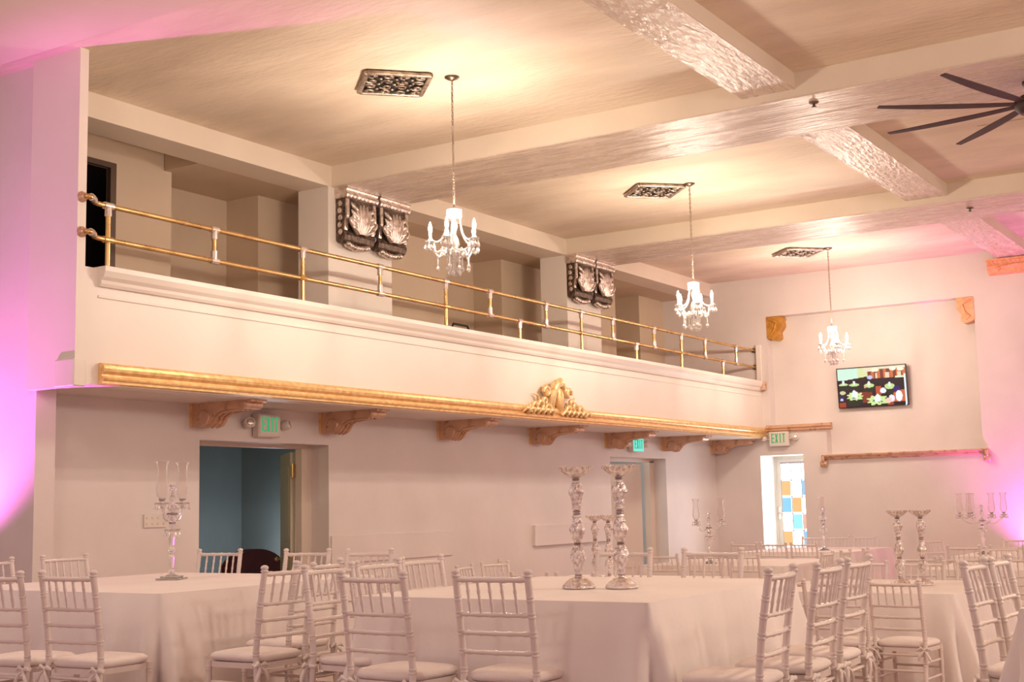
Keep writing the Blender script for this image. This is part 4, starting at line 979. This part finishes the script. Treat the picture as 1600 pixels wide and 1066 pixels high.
# ------------------------------------------------------------------ crystal candelabras with hurricane shades
def candelabra(loc, rz, label, radius, angles, first=None):
    if first is not None: return copy_thing(first, loc, rz, label)
    t = thing('candelabra', label, 'candelabra', loc, rz, 'crystal candelabras')
    MB().bbox(-0.085, 0.085, -0.085, 0.085, 0.0, 0.012, 0.004).bbox(-0.062, 0.062, -0.062, 0.062, 0.012, 0.026, 0.004).lathe([(0.05, 0.026), (0.03, 0.035), (0.018, 0.045), (0, 0.045)], 16).build('base', 'crystal', t)
    mb = MB()
    mb.ball((0, 0, 0.058), 0.022, n=12, m=8)
    mb.lathe([(0.014, 0.078), (0.018, 0.085), (0.027, 0.16), (0.022, 0.172), (0.012, 0.178)], 8, smooth=False)
    mb.ball((0, 0, 0.205), 0.029, n=12, m=8)
    mb.lathe([(0.014, 0.232), (0.018, 0.24), (0.028, 0.315), (0.022, 0.326), (0.012, 0.332)], 8, smooth=False)
    mb.build('stem', 'crystal', t)
    MB().lathe([(0.0, 0.335), (0.03, 0.338), (0.055, 0.350), (0.056, 0.354), (0.02, 0.350), (0, 0.352)], 20, mod=lambda w, z: 1 + 0.05 * cos(10 * w)).build('bobeche', 'crystal', t)
    mb = MB()
    mb.ball((0, 0, 0.375), 0.022, n=12, m=8); mb.ball((0, 0, 0.425), 0.033, n=12, m=8); mb.ball((0, 0, 0.475), 0.024, n=12, m=8); mb.ball((0, 0, 0.512), 0.018, n=12, m=8)
    mb.lathe([(0.012, 0.53), (0.02, 0.55), (0.022, 0.575), (0.012, 0.59), (0.008, 0.61)], 10, smooth=False)
    mb.build('stem_balls', 'crystal', t)
    MB().ball((0, 0, 0.645), 0.027, n=12, m=8).ball((0, 0, 0.612), 0.012, n=10, m=6).build('finial', 'crystal', t)
    MB().lathe([(0.034, 0.452), (0.04, 0.456), (0.04, 0.464), (0.034, 0.468)], 16).lathe([(0.02, 0.39), (0.025, 0.394), (0.025, 0.399), (0.02, 0.402)], 16).build('hub_ring', 'chrome', t)
    dm = MB().ball((0, 0, -0.008), 0.005, n=6, m=4).lathe([(0, -0.014), (0.005, -0.018), (0.0095, -0.036), (0.008, -0.044), (0, -0.055)], 8, smooth=False).mesh('crystal_drop', 'crystal')
    for q in range(8):
        b = 2 * pi * q / 8; put('crystal_drop', dm, t, (0.052 * cos(b), 0.052 * sin(b), 0.350))
    am = MB().tube([(0.03 + (radius - 0.03) * s, 0, 0.46 - 0.055 * sin(pi * s) + 0.06 * s * s) for s in [i / 12 for i in range(13)]], 0.009, 8).mesh('arm', 'crystal')
    cup = MB().lathe([(0.0, 0.495), (0.012, 0.50), (0.018, 0.52), (0.03, 0.528), (0.052, 0.536), (0.053, 0.540), (0.024, 0.540), (0.016, 0.552), (0.026, 0.566), (0.026, 0.572), (0, 0.572)], 16, (radius, 0, 0)).mesh('candle_cup', 'crystal')
    kn = MB().lathe([(0.017, 0.552), (0.02, 0.556), (0.02, 0.562), (0.017, 0.566)], 14, (radius, 0, 0)).mesh('cup_ring', 'chrome')
    gl = MB(); pr = [(0.026, 0.574), (0.034, 0.582), (0.043, 0.60), (0.046, 0.63), (0.043, 0.67), (0.036, 0.72), (0.0325, 0.76), (0.034, 0.79), (0.040, 0.815), (0.050, 0.83)]
    n = 24; vs = [(radius + r * cos(2 * pi * j / n), r * sin(2 * pi * j / n), z) for r, z in pr for j in range(n)]
    gl.add(vs, [(i * n + j, i * n + (j + 1) % n, (i + 1) * n + (j + 1) % n, (i + 1) * n + j) for i in range(len(pr) - 1) for j in range(n)], True)
    gl.torus((radius, 0, 0.83), 0.050, 0.002, 24, 5)
    gl = gl.mesh('hurricane_shade', 'glass')
    for a in angles:
        r = put('arm', am, t, rz=a); put('candle_cup', cup, r); put('cup_ring', kn, r)
        put('hurricane_shade', gl, t, rz=a)
        for q in range(6):
            b = 2 * pi * q / 6; lx, ly = radius + 0.048 * cos(b), 0.048 * sin(b)
            put('crystal_drop', dm, t, (lx * cos(a) - ly * sin(a), lx * sin(a) + ly * cos(a), 0.536))
    return t
c0 = candelabra((6.67, 7.16, 0.757), radians(21), 'crystal two-arm candelabra with hurricane shades beside the open dark doorway', 0.16, (0, pi))
candelabra((15.95, 7.22, FL + 0.757), radians(112), 'crystal two-arm candelabra with hurricane shades before the second doorway corner', 0, (), c0)
candelabra((20.3, 7.24, FL + 0.757), radians(22), 'crystal candelabra seen edge-on against the stained-glass panes', 0, (), c0)
c4 = candelabra((18.9, 4.48, FL + 0.757), radians(20), 'many-armed crystal candelabra with clear shades near the pink-lit wall', 0.29, (radians(20), radians(75), radians(200), radians(255), radians(-40 + 180 + 0)))
